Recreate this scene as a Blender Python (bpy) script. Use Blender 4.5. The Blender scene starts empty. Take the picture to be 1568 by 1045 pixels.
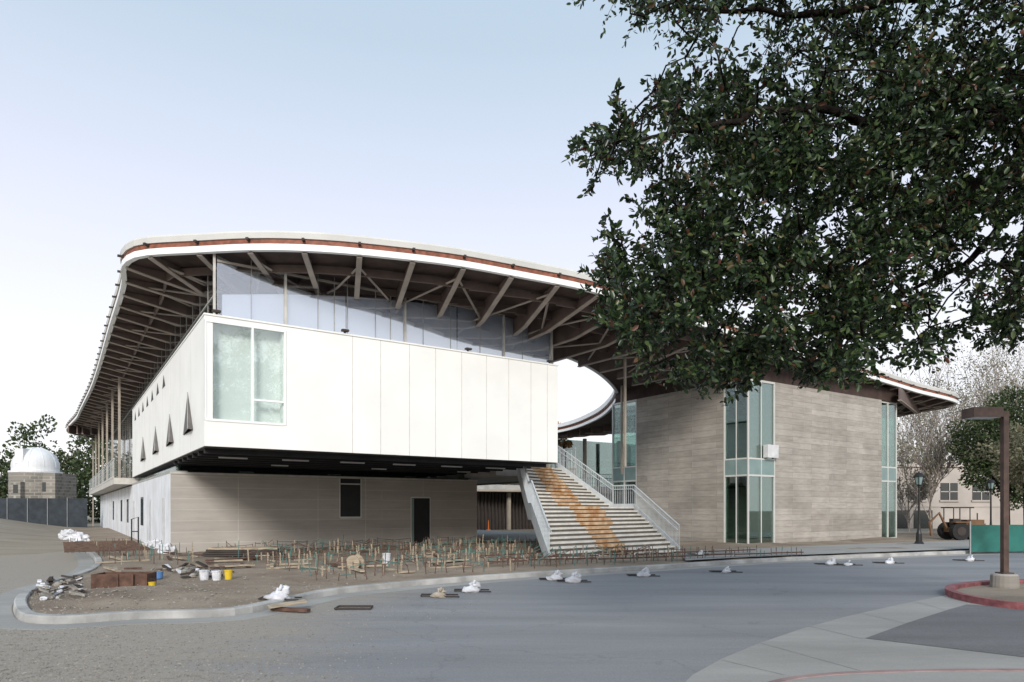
import bpy, math, random
import numpy as np
from mathutils import Vector, noise, geometry
random.seed(7); rng=np.random.default_rng(7)
H=1.7; F=1045.0; CX=784.0; HY=780.0
# ---------------------------------------------------------------- survey helpers (metres)
def gp(px,py,z=0.0):
    Y=F*(H-z)/(py-HY); return ((px-CX)/F*Y,Y)
def pt(px,py,Y): return ((px-CX)/F*Y, Y, H+(HY-py)*Y/F)
U=(0.833,0.553); V=(-0.553,0.833); C0=(-8.74,19.4)
def B(u,v,z=0): return (C0[0]+u*U[0]+v*V[0], C0[1]+u*U[1]+v*V[1], z)
def toB(x,y):
    x-=C0[0]; y-=C0[1]; return (x*U[0]+y*U[1], x*V[0]+y*V[1])
def ss(t): t=max(0,min(1,t)); return t*t*(3-2*t)
def gz(x,y):
    u,v=toB(x,y)
    return 1.15*ss((-u-1.5)/9)*ss((v-8)/38)
# ---------------------------------------------------------------- materials
def newmat(name):
    m=bpy.data.materials.new(name); m.use_nodes=True
    nt=m.node_tree; return m,nt,nt.nodes['Principled BSDF']
def N(nt,t,**k):
    n=nt.nodes.new(t)
    for a,b in k.items(): setattr(n,a,b)
    return n
def mat(name,col,rough=.7,scale=3,amt=.12,bump=0,bscale=40,metal=0,stretch=(1,1,1),spec=.3,col2=None):
    m,nt,p=newmat(name)
    tc=N(nt,'ShaderNodeTexCoord'); mp=N(nt,'ShaderNodeMapping'); mp.inputs['Scale'].default_value=stretch
    nt.links.new(tc.outputs['Object'],mp.inputs[0])
    no=N(nt,'ShaderNodeTexNoise'); no.inputs['Scale'].default_value=scale; no.inputs['Detail'].default_value=6
    nt.links.new(mp.outputs[0],no.inputs[0])
    r=N(nt,'ShaderNodeValToRGB'); r.color_ramp.elements[0].position=.35; r.color_ramp.elements[1].position=.65
    r.color_ramp.elements[0].color=[c*(1-amt) for c in col]+[1]; r.color_ramp.elements[1].color=[min(1,c*(1+amt)) for c in (col2 or col)]+[1]
    nt.links.new(no.outputs[0],r.inputs[0]); nt.links.new(r.outputs[0],p.inputs['Base Color'])
    p.inputs['Roughness'].default_value=rough; p.inputs['Metallic'].default_value=metal
    p.inputs['Specular IOR Level'].default_value=spec
    if bump:
        n2=N(nt,'ShaderNodeTexNoise'); n2.inputs['Scale'].default_value=bscale; n2.inputs['Detail'].default_value=5
        nt.links.new(mp.outputs[0],n2.inputs[0]); b=N(nt,'ShaderNodeBump'); b.inputs['Strength'].default_value=bump; b.inputs['Distance'].default_value=.03
        nt.links.new(n2.outputs[0],b.inputs['Height']); nt.links.new(b.outputs[0],p.inputs['Normal'])
    return m
def glassmat(name,tint,refl=.5,mx_=None,rough=.02):
    m,nt,p=newmat(name); out=nt.nodes['Material Output']; nt.nodes.remove(p)
    tr=N(nt,'ShaderNodeBsdfTransparent'); tr.inputs[0].default_value=(*tint,1)
    gl=N(nt,'ShaderNodeBsdfGlossy'); gl.inputs[0].default_value=(.93,.95,.97,1); gl.inputs['Roughness'].default_value=rough
    lw=N(nt,'ShaderNodeLayerWeight'); lw.inputs[0].default_value=.35
    mr=N(nt,'ShaderNodeMapRange'); mr.inputs['To Min'].default_value=refl; mr.inputs['To Max'].default_value=mx_ if mx_ else min(1,refl+.5)
    nt.links.new(lw.outputs['Fresnel'],mr.inputs[0])
    mx=N(nt,'ShaderNodeMixShader'); nt.links.new(mr.outputs[0],mx.inputs[0]); nt.links.new(tr.outputs[0],mx.inputs[1]); nt.links.new(gl.outputs[0],mx.inputs[2])
    nt.links.new(mx.outputs[0],out.inputs[0]); return m
def boardmat(name,c1,c2,mortar,bw,bh,rough=.75,msize=.004,amt=.5,nscale=(.5,4,1),patch=0.0):
    m,nt,p=newmat(name)
    g=N(nt,'ShaderNodeTexCoord')
    d=N(nt,'ShaderNodeVectorMath',operation='DOT_PRODUCT'); d.inputs[1].default_value=(U[0]+V[0],U[1]+V[1],0)
    nt.links.new(g.outputs['Object'],d.inputs[0])
    s=N(nt,'ShaderNodeSeparateXYZ'); nt.links.new(g.outputs['Object'],s.inputs[0])
    c=N(nt,'ShaderNodeCombineXYZ'); nt.links.new(d.outputs['Value'],c.inputs[0]); nt.links.new(s.outputs[2],c.inputs[1])
    b=N(nt,'ShaderNodeTexBrick'); nt.links.new(c.outputs[0],b.inputs[0])
    b.inputs['Color1'].default_value=(*c1,1); b.inputs['Color2'].default_value=(*c2,1); b.inputs['Mortar'].default_value=(*mortar,1)
    b.inputs['Scale'].default_value=1; b.inputs['Brick Width'].default_value=bw; b.inputs['Row Height'].default_value=bh
    b.inputs['Mortar Size'].default_value=msize; b.inputs['Mortar Smooth'].default_value=.3
    mp=N(nt,'ShaderNodeMapping'); mp.inputs['Scale'].default_value=nscale; nt.links.new(c.outputs[0],mp.inputs[0])
    no=N(nt,'ShaderNodeTexNoise'); no.inputs['Scale'].default_value=1.3; no.inputs['Detail'].default_value=9; no.inputs['Roughness'].default_value=.7; nt.links.new(mp.outputs[0],no.inputs[0])
    mr=N(nt,'ShaderNodeMapRange'); mr.inputs['From Min'].default_value=.3; mr.inputs['From Max'].default_value=.7
    mr.inputs['To Min'].default_value=1-amt*.5; mr.inputs['To Max'].default_value=1+amt*.4; nt.links.new(no.outputs[0],mr.inputs[0])
    n2=N(nt,'ShaderNodeTexNoise'); n2.inputs['Scale'].default_value=.55; n2.inputs['Detail'].default_value=6; n2.inputs['Roughness'].default_value=.6; nt.links.new(c.outputs[0],n2.inputs[0])
    m2=N(nt,'ShaderNodeMapRange'); m2.inputs['From Min'].default_value=.32; m2.inputs['From Max'].default_value=.68; m2.inputs['To Min'].default_value=1-patch; m2.inputs['To Max'].default_value=1+patch; nt.links.new(n2.outputs[0],m2.inputs[0])
    mm=N(nt,'ShaderNodeMath',operation='MULTIPLY'); nt.links.new(mr.outputs[0],mm.inputs[0]); nt.links.new(m2.outputs[0],mm.inputs[1])
    vm=N(nt,'ShaderNodeVectorMath',operation='SCALE'); nt.links.new(b.outputs[0],vm.inputs[0]); nt.links.new(mm.outputs[0],vm.inputs['Scale'])
    nt.links.new(vm.outputs[0],p.inputs['Base Color']); p.inputs['Roughness'].default_value=rough; p.inputs['Specular IOR Level'].default_value=.2
    bu=N(nt,'ShaderNodeBump'); bu.inputs['Strength'].default_value=.3; bu.inputs['Distance'].default_value=.02
    nt.links.new(mr.outputs[0],bu.inputs['Height']); nt.links.new(bu.outputs[0],p.inputs['Normal'])
    return m
def leafmat(name,cols,trans=.3,rough=.45):
    m,nt,p=newmat(name); out=nt.nodes['Material Output']
    g=N(nt,'ShaderNodeNewGeometry'); r=N(nt,'ShaderNodeValToRGB')
    el=r.color_ramp.elements
    while len(el)<len(cols): el.new(.5)
    for e,(pos,c) in zip(el,cols): e.position=pos; e.color=(*c,1)
    nt.links.new(g.outputs['Random Per Island'],r.inputs[0])
    nt.links.new(r.outputs[0],p.inputs['Base Color']); p.inputs['Roughness'].default_value=rough; p.inputs['Specular IOR Level'].default_value=.4
    t=N(nt,'ShaderNodeBsdfTranslucent'); nt.links.new(r.outputs[0],t.inputs[0])
    mx=N(nt,'ShaderNodeMixShader'); mx.inputs[0].default_value=trans
    nt.links.new(p.outputs[0],mx.inputs[1]); nt.links.new(t.outputs[0],mx.inputs[2]); nt.links.new(mx.outputs[0],out.inputs[0])
    return m
def groundmat(name,c1,c2,c3,speck=.5,rough=.9,dust=False,bump=.5,streak=(.5,1.7,1)):
    m,nt,p=newmat(name); g=N(nt,'ShaderNodeTexCoord')
    n1=N(nt,'ShaderNodeTexNoise'); n1.inputs['Scale'].default_value=.45; n1.inputs['Detail'].default_value=8; n1.inputs['Roughness'].default_value=.65
    mp=N(nt,'ShaderNodeMapping'); mp.inputs['Rotation'].default_value=(0,0,math.radians(-22)); mp.inputs['Scale'].default_value=streak
    nt.links.new(g.outputs['Object'],mp.inputs[0]); nt.links.new(mp.outputs[0],n1.inputs[0])
    r=N(nt,'ShaderNodeValToRGB'); r.color_ramp.elements[0].position=.34; r.color_ramp.elements[1].position=.66
    r.color_ramp.elements[0].color=(*c1,1); r.color_ramp.elements[1].color=(*c2,1); nt.links.new(n1.outputs[0],r.inputs[0])
    n2=N(nt,'ShaderNodeTexNoise'); n2.inputs['Scale'].default_value=45; n2.inputs['Detail'].default_value=8; n2.inputs['Roughness'].default_value=.8
    nt.links.new(g.outputs['Object'],n2.inputs[0])
    mr=N(nt,'ShaderNodeMapRange'); mr.inputs['From Min'].default_value=.3; mr.inputs['From Max'].default_value=.7
    mr.inputs['To Min'].default_value=1-speck; mr.inputs['To Max'].default_value=1+speck; nt.links.new(n2.outputs[0],mr.inputs[0])
    col=r.outputs[0]
    if dust:
        s=N(nt,'ShaderNodeSeparateXYZ'); nt.links.new(g.outputs['Object'],s.inputs[0])
        a=N(nt,'ShaderNodeMath',operation='MULTIPLY_ADD'); a.inputs[1].default_value=-.42; a.inputs[2].default_value=-.62
        nt.links.new(s.outputs[0],a.inputs[0])
        n3=N(nt,'ShaderNodeTexNoise'); n3.inputs['Scale'].default_value=1.1; n3.inputs['Detail'].default_value=9; n3.inputs['Roughness'].default_value=.75
        nt.links.new(mp.outputs[0],n3.inputs[0])
        b=N(nt,'ShaderNodeMath',operation='MULTIPLY_ADD'); b.inputs[1].default_value=2.6; nt.links.new(n3.outputs[0],b.inputs[0])
        c=N(nt,'ShaderNodeMath',operation='ADD'); c.inputs[1].default_value=-1.3; nt.links.new(a.outputs[0],b.inputs[2]); nt.links.new(b.outputs[0],c.inputs[0]); c.use_clamp=True
        mx=N(nt,'ShaderNodeMix',data_type='RGBA'); nt.links.new(c.outputs[0],mx.inputs[0]); nt.links.new(col,mx.inputs[6]); mx.inputs[7].default_value=(*c3,1)
        col=mx.outputs[2]
        vo=N(nt,'ShaderNodeTexVoronoi',feature='DISTANCE_TO_EDGE'); vo.inputs['Scale'].default_value=.33
        n4=N(nt,'ShaderNodeTexNoise'); n4.inputs['Scale'].default_value=1.5; n4.inputs['Detail'].default_value=5; nt.links.new(g.outputs['Object'],n4.inputs[0])
        va=N(nt,'ShaderNodeVectorMath',operation='MULTIPLY_ADD'); va.inputs[1].default_value=(1.2,1.2,0); nt.links.new(n4.outputs['Color'],va.inputs[0]); nt.links.new(g.outputs['Object'],va.inputs[2]); nt.links.new(va.outputs[0],vo.inputs['Vector'])
        cm=N(nt,'ShaderNodeMapRange'); cm.inputs['From Min'].default_value=0; cm.inputs['From Max'].default_value=.006; cm.inputs['To Min'].default_value=.84; cm.inputs['To Max'].default_value=1; nt.links.new(vo.outputs['Distance'],cm.inputs[0])
        ck=N(nt,'ShaderNodeVectorMath',operation='SCALE'); nt.links.new(col,ck.inputs[0]); nt.links.new(cm.outputs[0],ck.inputs['Scale']); col=ck.outputs[0]
    vm=N(nt,'ShaderNodeVectorMath',operation='SCALE'); nt.links.new(col,vm.inputs[0]); nt.links.new(mr.outputs[0],vm.inputs['Scale'])
    nt.links.new(vm.outputs[0],p.inputs['Base Color']); p.inputs['Roughness'].default_value=rough; p.inputs['Specular IOR Level'].default_value=.25
    bu=N(nt,'ShaderNodeBump'); bu.inputs['Strength'].default_value=bump; bu.inputs['Distance'].default_value=.02
    nt.links.new(n2.outputs[0],bu.inputs['Height']); nt.links.new(bu.outputs[0],p.inputs['Normal'])
    return m
M={}
M['white']=mat('white_panel',(.82,.82,.785),.55,.8,.035)
M['white2']=mat('white_steel',(.82,.83,.82),.4,2,.04)
M['cream']=mat('cream_coping',(.58,.58,.55),.5,1,.06)
M['joint']=mat('joint',(.35,.35,.33),.8)
M['jointlight']=mat('joint_light',(.52,.50,.46),.7)
M['wood']=mat('redwood_fascia',(.22,.08,.048),.6,6,.3)
M['dark']=mat('dark_bracket',(.05,.04,.035),.7)
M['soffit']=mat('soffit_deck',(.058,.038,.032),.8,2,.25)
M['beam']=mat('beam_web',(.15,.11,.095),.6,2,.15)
M['flange']=mat('beam_flange',(.38,.325,.285),.55,2,.12)  # paler than the web: lit look of the beam edges put into colour
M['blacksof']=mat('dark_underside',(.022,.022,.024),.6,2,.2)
M['lamp']=mat('white_light_housing',(.6,.6,.6),.5)
M['labwall']=boardmat('grey_block_wall',(.42,.395,.36),(.385,.36,.33),(.60,.58,.54),40,.42,msize=.006,amt=.22,patch=.06)
M['labside']=mat('white_primed_wall',(.68,.70,.72),.7,1,.08,.1,10)
M['conc']=boardmat('board_formed_concrete',(.405,.375,.335),(.31,.285,.25),(.19,.175,.155),3.1,.29,msize=.007,amt=.42,nscale=(1.0,7,1),patch=.15)
M['concplain']=mat('concrete',(.40,.39,.37),.85,1.5,.15,.2,30)
M['kerb']=mat('kerb_concrete',(.36,.355,.34),.85,2,.25,.3,30)
M['redkerb']=mat('red_kerb_paint',(.24,.085,.09),.7,6,.35,.2,30)
M['pinkkerb']=mat('faded_red_kerb',(.28,.20,.195),.8,4,.2,.2,30)
M['glass']=glassmat('clear_glass',(.95,.97,.985),.26,.60)
M['glassgreen']=glassmat('green_glass',(.55,.72,.66),.16,.6)
M['glasspale']=glassmat('pale_glass',(.955,.99,.98),.10,.25)
M['spandrel']=mat('green_spandrel',(.20,.28,.27),.3,2,.08)
M['tan']=mat('tan_steel',(.34,.30,.25),.6,2,.1)
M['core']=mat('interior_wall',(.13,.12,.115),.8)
M['skyband']=mat('painted_sky_reflection',(.86,.885,.97),.8,.6,.02)  # pale colour stands in for sky reflected in the upper glazing
M['corelight']=mat('interior_pale_wall',(.82,.835,.82),.8,.7,.05)
M['darkglass']=mat('dark_window',(.02,.025,.025),.08,2,.1,spec=.8)
M['rail']=mat('galvanised_rail',(.52,.56,.58),.5,3,.08)
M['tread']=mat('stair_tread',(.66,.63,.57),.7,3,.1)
M['riser']=mat('stair_riser',(.13,.115,.095),.8,3,.1)  # dark tone puts the shadow between treads into the riser colour
M['orange']=mat('orange_protection_mat',(.56,.28,.11),.85,2.6,.22,.5,12,col2=(.55,.42,.28))
M['road']=groundmat('asphalt',(.185,.188,.195),(.27,.273,.28),(.31,.278,.235),.25,.85,True,.35,(.22,1.5,1))
M['asph2']=groundmat('old_asphalt',(.14,.14,.143),(.19,.19,.195),(.2,.2,.2),.35,.9)
M['path']=groundmat('concrete_pavement',(.27,.265,.25),(.36,.355,.335),(.3,.3,.3),.12,.85,False,.15)
M['dirt']=groundmat('dirt',(.20,.155,.115),(.33,.275,.215),(.3,.3,.3),.35,.95,False,.8,(1,1.4,1))
M['ground']=groundmat('earth',(.23,.20,.155),(.32,.285,.23),(.3,.3,.3),.25,.95)
M['stone']=boardmat('rubble_stone',(.28,.26,.23),(.17,.16,.14),(.34,.32,.29),.7,.35,msize=.04,amt=.5)
M['dome']=mat('dome_white',(.70,.71,.72),.5,1,.06)
M['fence']=mat('dark_fence_mesh',(.028,.036,.045),.7,2,.25)
M['post']=mat('fence_post',(.3,.3,.3),.5)
M['gfence']=mat('green_fence_fabric',(.025,.12,.10),.8,1,.3)
M['stucco']=mat('beige_stucco',(.42,.38,.345),.9,.6,.1)
M['black']=mat('black_iron',(.02,.02,.02),.4)
M['rustpole']=mat('brown_steel_pole',(.085,.055,.045),.6,5,.25)
M['rust']=mat('rusty_steel',(.10,.055,.04),.8,6,.4)
M['rebar']=mat('rebar',(.13,.085,.065),.8,8,.35)
M['grebar']=mat('green_epoxy_rebar',(.09,.19,.17),.6,8,.25)
M['timber']=mat('timber',(.36,.30,.22),.8,4,.3,stretch=(1,1,6))
M['bag']=mat('white_sandbag',(.60,.61,.64),.8,5,.2,.6,14)
M['bagd']=mat('tan_sandbag',(.36,.32,.26),.8,5,.2,.5,14)
M['yellow']=mat('yellow_plastic',(.60,.42,.03),.4)
M['blue']=mat('blue_plastic',(.10,.22,.45),.5)
M['orangep']=mat('orange_plastic',(.75,.20,.04),.5)
M['tyre']=mat('tyre',(.025,.025,.025),.9)
M['tractor']=mat('machine_paint',(.16,.09,.05),.5)
M['bark']=mat('oak_bark',(.016,.013,.011),.95,9,.6,1.0,22,spec=.1,stretch=(1,1,1))
M['barkp']=mat('pale_bark',(.30,.26,.23),.95,8,.3)
M['oak']=leafmat('oak_leaf',[(0,(.009,.018,.008)),(.4,(.019,.037,.013)),(.74,(.037,.065,.021)),(.93,(.09,.13,.045)),(.985,(.11,.045,.028))],.14,.34)
M['bush']=leafmat('bush_leaf',[(0,(.03,.05,.02)),(.6,(.055,.085,.03)),(1,(.10,.12,.05))],.25,.6)
M['olive']=leafmat('olive_leaf',[(0,(.11,.12,.07)),(.6,(.20,.19,.12)),(1,(.32,.28,.20))],.35,.7)
M['autumn']=leafmat('autumn_leaf',[(0,(.30,.15,.05)),(1,(.48,.30,.12))],.35,.7)
M['pebble']=mat('pebble',(.25,.23,.20),.9,9,.4)
# ---------------------------------------------------------------- mesh builder
def link(o,parent=None):
    bpy.context.scene.collection.objects.link(o)
    if parent: o.parent=parent
    return o
def empty(name):
    o=bpy.data.objects.new(name,None); return link(o)
class MB:
    def __init__(s): s.v=[];s.f=[];s.m=[]
    def add(s,vs,fs,mi=0):
        o=len(s.v); s.v+= [tuple(a) for a in vs]; s.f+=[tuple(i+o for i in f) for f in fs]; s.m+=[mi]*len(fs)
    def hexa(s,p,mi=0):
        s.add(p,[(3,2,1,0),(4,5,6,7),(0,1,5,4),(1,2,6,5),(2,3,7,6),(3,0,4,7)],mi)
    def bbox(s,u0,u1,v0,v1,z0,z1,mi=0):
        s.hexa([B(u0,v0,z0),B(u1,v0,z0),B(u1,v1,z0),B(u0,v1,z0),B(u0,v0,z1),B(u1,v0,z1),B(u1,v1,z1),B(u0,v1,z1)],mi)
    def wbox(s,x0,x1,y0,y1,z0,z1,mi=0):
        s.hexa([(x0,y0,z0),(x1,y0,z0),(x1,y1,z0),(x0,y1,z0),(x0,y0,z1),(x1,y0,z1),(x1,y1,z1),(x0,y1,z1)],mi)
    def obox(s,c,sz,a=0,mi=0,tilt=0):
        ca,sa=math.cos(a),math.sin(a); P=[]
        for dz in(-.5,.5):
            for dx,dy in((-.5,-.5),(.5,-.5),(.5,.5),(-.5,.5)):
                x=dx*sz[0];y=dy*sz[1];P.append((c[0]+x*ca-y*sa,c[1]+x*sa+y*ca,c[2]+dz*sz[2]+x*tilt))
        s.hexa(P,mi)
    def tube(s,pts,rad,n=6,mi=0,rough=0):
        pts=[Vector(p) for p in pts]
        if not isinstance(rad,(list,tuple)): rad=[rad]*len(pts)
        o=len(s.v); L=len(pts)
        for i,p in enumerate(pts):
            d=(pts[min(i+1,L-1)]-pts[max(i-1,0)])
            if d.length<1e-6: d=Vector((0,0,1))
            d.normalize(); a=d.cross(Vector((0,0,1))) if abs(d.z)<.95 else Vector((1,0,0)).cross(d)
            a.normalize(); b=d.cross(a)
            for k in range(n):
                t=2*math.pi*k/n; e=a*math.cos(t)+b*math.sin(t); rr=rad[i]
                if rough: rr*=1+rough*noise.noise(p*4+e*1.4)
                s.v.append(tuple(p+e*rr))
        for i in range(L-1):
            for k in range(n):
                s.f.append((o+i*n+k,o+i*n+(k+1)%n,o+(i+1)*n+(k+1)%n,o+(i+1)*n+k)); s.m.append(mi)
        s.f.append(tuple(o+k for k in range(n))[::-1]); s.m.append(mi)
        s.f.append(tuple(o+(L-1)*n+k for k in range(n))); s.m.append(mi)
    def blob(s,c,r,mi=0,seed=0,nz=.25,seg=10,rings=6):
        o=len(s.v)
        for i in range(rings+1):
            th=math.pi*i/rings
            for k in range(seg):
                ph=2*math.pi*k/seg
                d=Vector((math.sin(th)*math.cos(ph),math.sin(th)*math.sin(ph),math.cos(th)))
                f=1+nz*noise.noise(d*2.3+Vector((seed*7.1,seed*3.3,0)))*1.6
                s.v.append((c[0]+d.x*r[0]*f,c[1]+d.y*r[1]*f,c[2]+d.z*r[2]*f))
        for i in range(rings):
            for k in range(seg):
                s.f.append((o+i*seg+k,o+(i+1)*seg+k,o+(i+1)*seg+(k+1)%seg,o+i*seg+(k+1)%seg)); s.m.append(mi)
    def obj(s,name,mats,parent=None,smooth=False):
        me=bpy.data.meshes.new(name); me.from_pydata(s.v,[],s.f)
        for k in mats: me.materials.append(M[k])
        me.polygons.foreach_set('material_index',s.m)
        if smooth: me.polygons.foreach_set('use_smooth',[True]*len(s.f))
        me.update(); return link(bpy.data.objects.new(name,me),parent)
def poly_sheet(name,pts,z,matk,parent=None):
    mb=MB(); mb.add([(x,y,z) for x,y in pts],[tuple(range(len(pts)))]); return mb.obj(name,[matk],parent)
def catmull(P,n,closed=False):
    P=[np.array(p,float) for p in P]; out=[]; L=len(P)
    rg=range(L if closed else L-1)
    for i in rg:
        if closed: a,b,c,d=P[i-1],P[i],P[(i+1)%L],P[(i+2)%L]
        else: a,b,c,d=P[max(i-1,0)],P[i],P[i+1],P[min(i+2,L-1)]
        if np.allclose(a,b): a=b-(c-b)*.5
        if np.allclose(c,d): d=c+(c-b)*.5
        t0=0;t1=t0+max(np.linalg.norm(b-a)**.5,1e-3);t2=t1+max(np.linalg.norm(c-b)**.5,1e-3);t3=t2+max(np.linalg.norm(d-c)**.5,1e-3)
        for k in range(n):
            tt=t1+(t2-t1)*k/n
            A1=(t1-tt)/(t1-t0)*a+(tt-t0)/(t1-t0)*b;A2=(t2-tt)/(t2-t1)*b+(tt-t1)/(t2-t1)*c;A3=(t3-tt)/(t3-t2)*c+(tt-t2)/(t3-t2)*d
            B1=(t2-tt)/(t2-t0)*A1+(tt-t0)/(t2-t0)*A2;B2=(t3-tt)/(t3-t1)*A2+(tt-t1)/(t3-t1)*A3
            out.append((t2-tt)/(t2-t1)*B1+(tt-t1)/(t2-t1)*B2)
    if not closed: out.append(P[-1])
    return np.array(out)
def resample(P,step,closed=False):
    if closed: P=np.vstack([P,P[:1]])
    d=np.r_[0,np.cumsum(np.linalg.norm(np.diff(P[:,:2],axis=0),axis=1))]
    n=max(2,int(round(d[-1]/step))); s=np.linspace(0,d[-1],n+1)
    if closed: s=s[:-1]
    return np.stack([np.interp(s,d,P[:,k]) for k in range(P.shape[1])],1)
def leaves(name,P,D,L,wr,mats,parent=None):
    n=len(P); D=D/np.linalg.norm(D,axis=1,keepdims=True)
    R=rng.normal(size=(n,3)); S=np.cross(D,R); S/=np.linalg.norm(S,axis=1,keepdims=True)+1e-9
    Nn=np.cross(S,D)
    T=np.array([(0,0,0),(.3,.42,.08),(.7,.36,.06),(1,0,-.04),(.7,-.36,.06),(.3,-.42,.08)])
    L=L[:,None]; W=L*wr
    V_=np.stack([P+D*L*t[0]+S*W*t[1]*1.1+Nn*L*t[2] for t in T],1).reshape(-1,3)
    base=(np.arange(n)*6)[:,None]
    fc=np.concatenate([base+np.array([0,1,2,3]),base+np.array([0,3,4,5])],1).reshape(-1)
    me=bpy.data.meshes.new(name); me.vertices.add(n*6); me.vertices.foreach_set('co',V_.ravel())
    me.loops.add(len(fc)); me.loops.foreach_set('vertex_index',fc.astype(np.int32))
    me.polygons.add(n*2); me.polygons.foreach_set('loop_start',(np.arange(n*2)*4).astype(np.int32))
    me.materials.append(M[mats]); me.update(calc_edges=True); me.validate()
    return link(bpy.data.objects.new(name,me),parent)
# ================================================================ GROUND
gx=np.concatenate([np.linspace(-600,-80,8),np.linspace(-75,80,63),np.linspace(90,600,8)])
gy=np.concatenate([np.linspace(-200,-6,5),np.linspace(-3,110,48),np.linspace(120,1500,9)])
mb=MB(); vs=[(x,y,gz(x,y)) for y in gy for x in gx]; nx=len(gx)
mb.add(vs,[(j*nx+i,j*nx+i+1,(j+1)*nx+i+1,(j+1)*nx+i) for j in range(len(gy)-1) for i in range(nx-1)])
mb.obj('ground',['ground'],smooth=True)
KP=[(92,812),(128,842),(146,868),(120,884),(60,902),(30,918),(22,937),(45,955),(100,957),(200,950),(350,945),(430,930),(500,914),(560,906),(700,893),(850,882),(1000,873),(1150,863),(1300,856),(1480,849),(1700,843)]
K=resample(catmull([gp(*p) for p in KP],8),.35)
rp=[tuple(p) for p in K[8:]]
road=[(-6,-5)]+[(40,-5),(60,10),(60,K[-1][1])]+rp[::-1]+[(-14,12.5),(-24,11),(-24,-5)]
poly_sheet('road',road,.004,'road')
def sweep(path,prof,closed=False,sgn=1):
    n=len(path); mbv=[]
    for i in range(n):
        a=path[(i-1)%n] if closed or i>0 else path[i]; b=path[(i+1)%n] if closed or i<n-1 else path[i]
        t=b[:2]-a[:2]; t=t/(np.linalg.norm(t)+1e-9); nrm=np.array([t[1],-t[0]])*sgn
        z=path[i][2] if len(path[i])>2 else 0
        for o,h in prof: mbv.append((path[i][0]+nrm[0]*o,path[i][1]+nrm[1]*o,z+h))
    k=len(prof); fs=[]
    for i in range(n if closed else n-1):
        j=(i+1)%n
        for q in range(k): fs.append((i*k+q,i*k+(q+1)%k,j*k+(q+1)%k,j*k+q))
    if not closed: fs+= [tuple(range(k)),tuple((n-1)*k+q for q in range(k))[::-1]]
    return mbv,fs
def rectp(o0,o1,z0,z1): return [(o0,z0),(o1,z0),(o1,z1),(o0,z1)]
mb=MB(); a,b=sweep(K,[(-.18,-.1),(0.02,-.1),(0.0,.11),(-.02,.13),(-.16,.13),(-.18,.11)]); mb.add(a,b); mb.obj('road_kerb',['kerb'])
mb=MB(); a,b=sweep(K[10:],[(.03,-.02),(.45,-.02),(.45,.009),(.03,.013)]); mb.add(a,b); mb.obj('kerb_gutter',['path'])
inner=[]
for i in range(len(K)):
    a=K[max(i-1,0)];b=K[min(i+1,len(K)-1)];t=(b-a)/np.linalg.norm(b-a); inner.append((K[i][0]-t[1]*.1,K[i][1]+t[0]*.1))
back=[B(60,-2)[:2],B(40,3)[:2],B(18,14)[:2],B(5,12)[:2],B(1.0,12)[:2],B(.3,45)[:2]]
bd=[Vector(p) for p in inner]+[Vector(p) for p in back]
nb=len(bd); pts=list(bd)
from mathutils.geometry import delaunay_2d_cdt
def inside(p,poly):
    c=False; n=len(poly)
    for i in range(n):
        a=poly[i];b=poly[i-1]
        if (a[1]>p[1])!=(b[1]>p[1]) and p[0]<(b[0]-a[0])*(p[1]-a[1])/(b[1]-a[1])+a[0]: c=not c
    return c
for k in range(5200):
    Y=10+26*random.random()**1.4; X=random.uniform(-16,24)
    if inside((X,Y),bd): pts.append(Vector((X,Y)))
r=delaunay_2d_cdt(pts,[(i,(i+1)%nb) for i in range(nb)],[],1,1e-4)
def dirtz(x,y):
    m=min(1,min((x-p[0])**2+(y-p[1])**2 for p in inner[::3])**.5/1.2)
    return .085+m*(.09*noise.noise(Vector((x*.5,y*.5,0)))+.06*noise.noise(Vector((x*1.9,y*1.9,3)))+.04*noise.noise(Vector((x*5,y*5,7)))+.02)
mb=MB(); mb.add([(p.x,p.y,dirtz(p.x,p.y)) for p in r[0]],[tuple(f) for f in r[2]]); mb.obj('construction_dirt',['dirt'],smooth=True)
poly_sheet('concrete_pavement',[gp(*p) for p in [(1020,1075),(1060,1035),(1105,1010),(1160,987),(1230,963),(1300,944),(1380,926),(1465,909),(1750,905),(1900,1100),(1100,1130)]],.009,'path')
poly_sheet('asphalt_driveway',[gp(*p) for p in [(1325,979),(1390,955),(1455,934),(1480,927),(1750,945),(1800,1010),(1568,1008)]],.014,'asph2')
mb=MB()
for a,b_ in (((1105,1012),(1200,1035)),((1165,986),(1330,1032)),((1240,960),(1322,980)),((1320,940),(1388,956)),((1400,922),(1450,936))):
    a=gp(*a);b_=gp(*b_); d=np.array([b_[0]-a[0],b_[1]-a[1]]);d/=np.linalg.norm(d);n=np.array([-d[1],d[0]])*.008
    mb.add([(a[0]-n[0],a[1]-n[1],.013),(b_[0]-n[0],b_[1]-n[1],.013),(b_[0]+n[0],b_[1]+n[1],.013),(a[0]+n[0],a[1]+n[1],.013)],[(0,1,2,3)])
mb.obj('pavement_joints',['joint'])
poly_sheet('sidewalk',[gp(*p) for p in [(1050,866),(1150,860),(1300,853.5),(1480,846.5),(1700,841),(1700,828),(1480,832),(1300,839),(1100,848),(1040,852)]],.15,'path')
mb=MB()
ri=catmull([gp(*p) for p in [(1700,898),(1560,897),(1480,903),(1461,911),(1490,922),(1560,933),(1720,940)]],8)
a,b=sweep(ri,[(-.16,-.05),(0.0,-.05),(0,.12),(-.16,.13)],sgn=-1); mb.add(a,b,0)
mb.obj('red_kerb',['redkerb'])
poly_sheet('planter_soil',[tuple(p) for p in ri],.05,'dirt')
mb=MB(); ri2=catmull([gp(*p) for p in [(1130,1075),(1180,1046),(1260,1034),(1400,1028),(1568,1027),(1800,1027)]],8)
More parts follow.
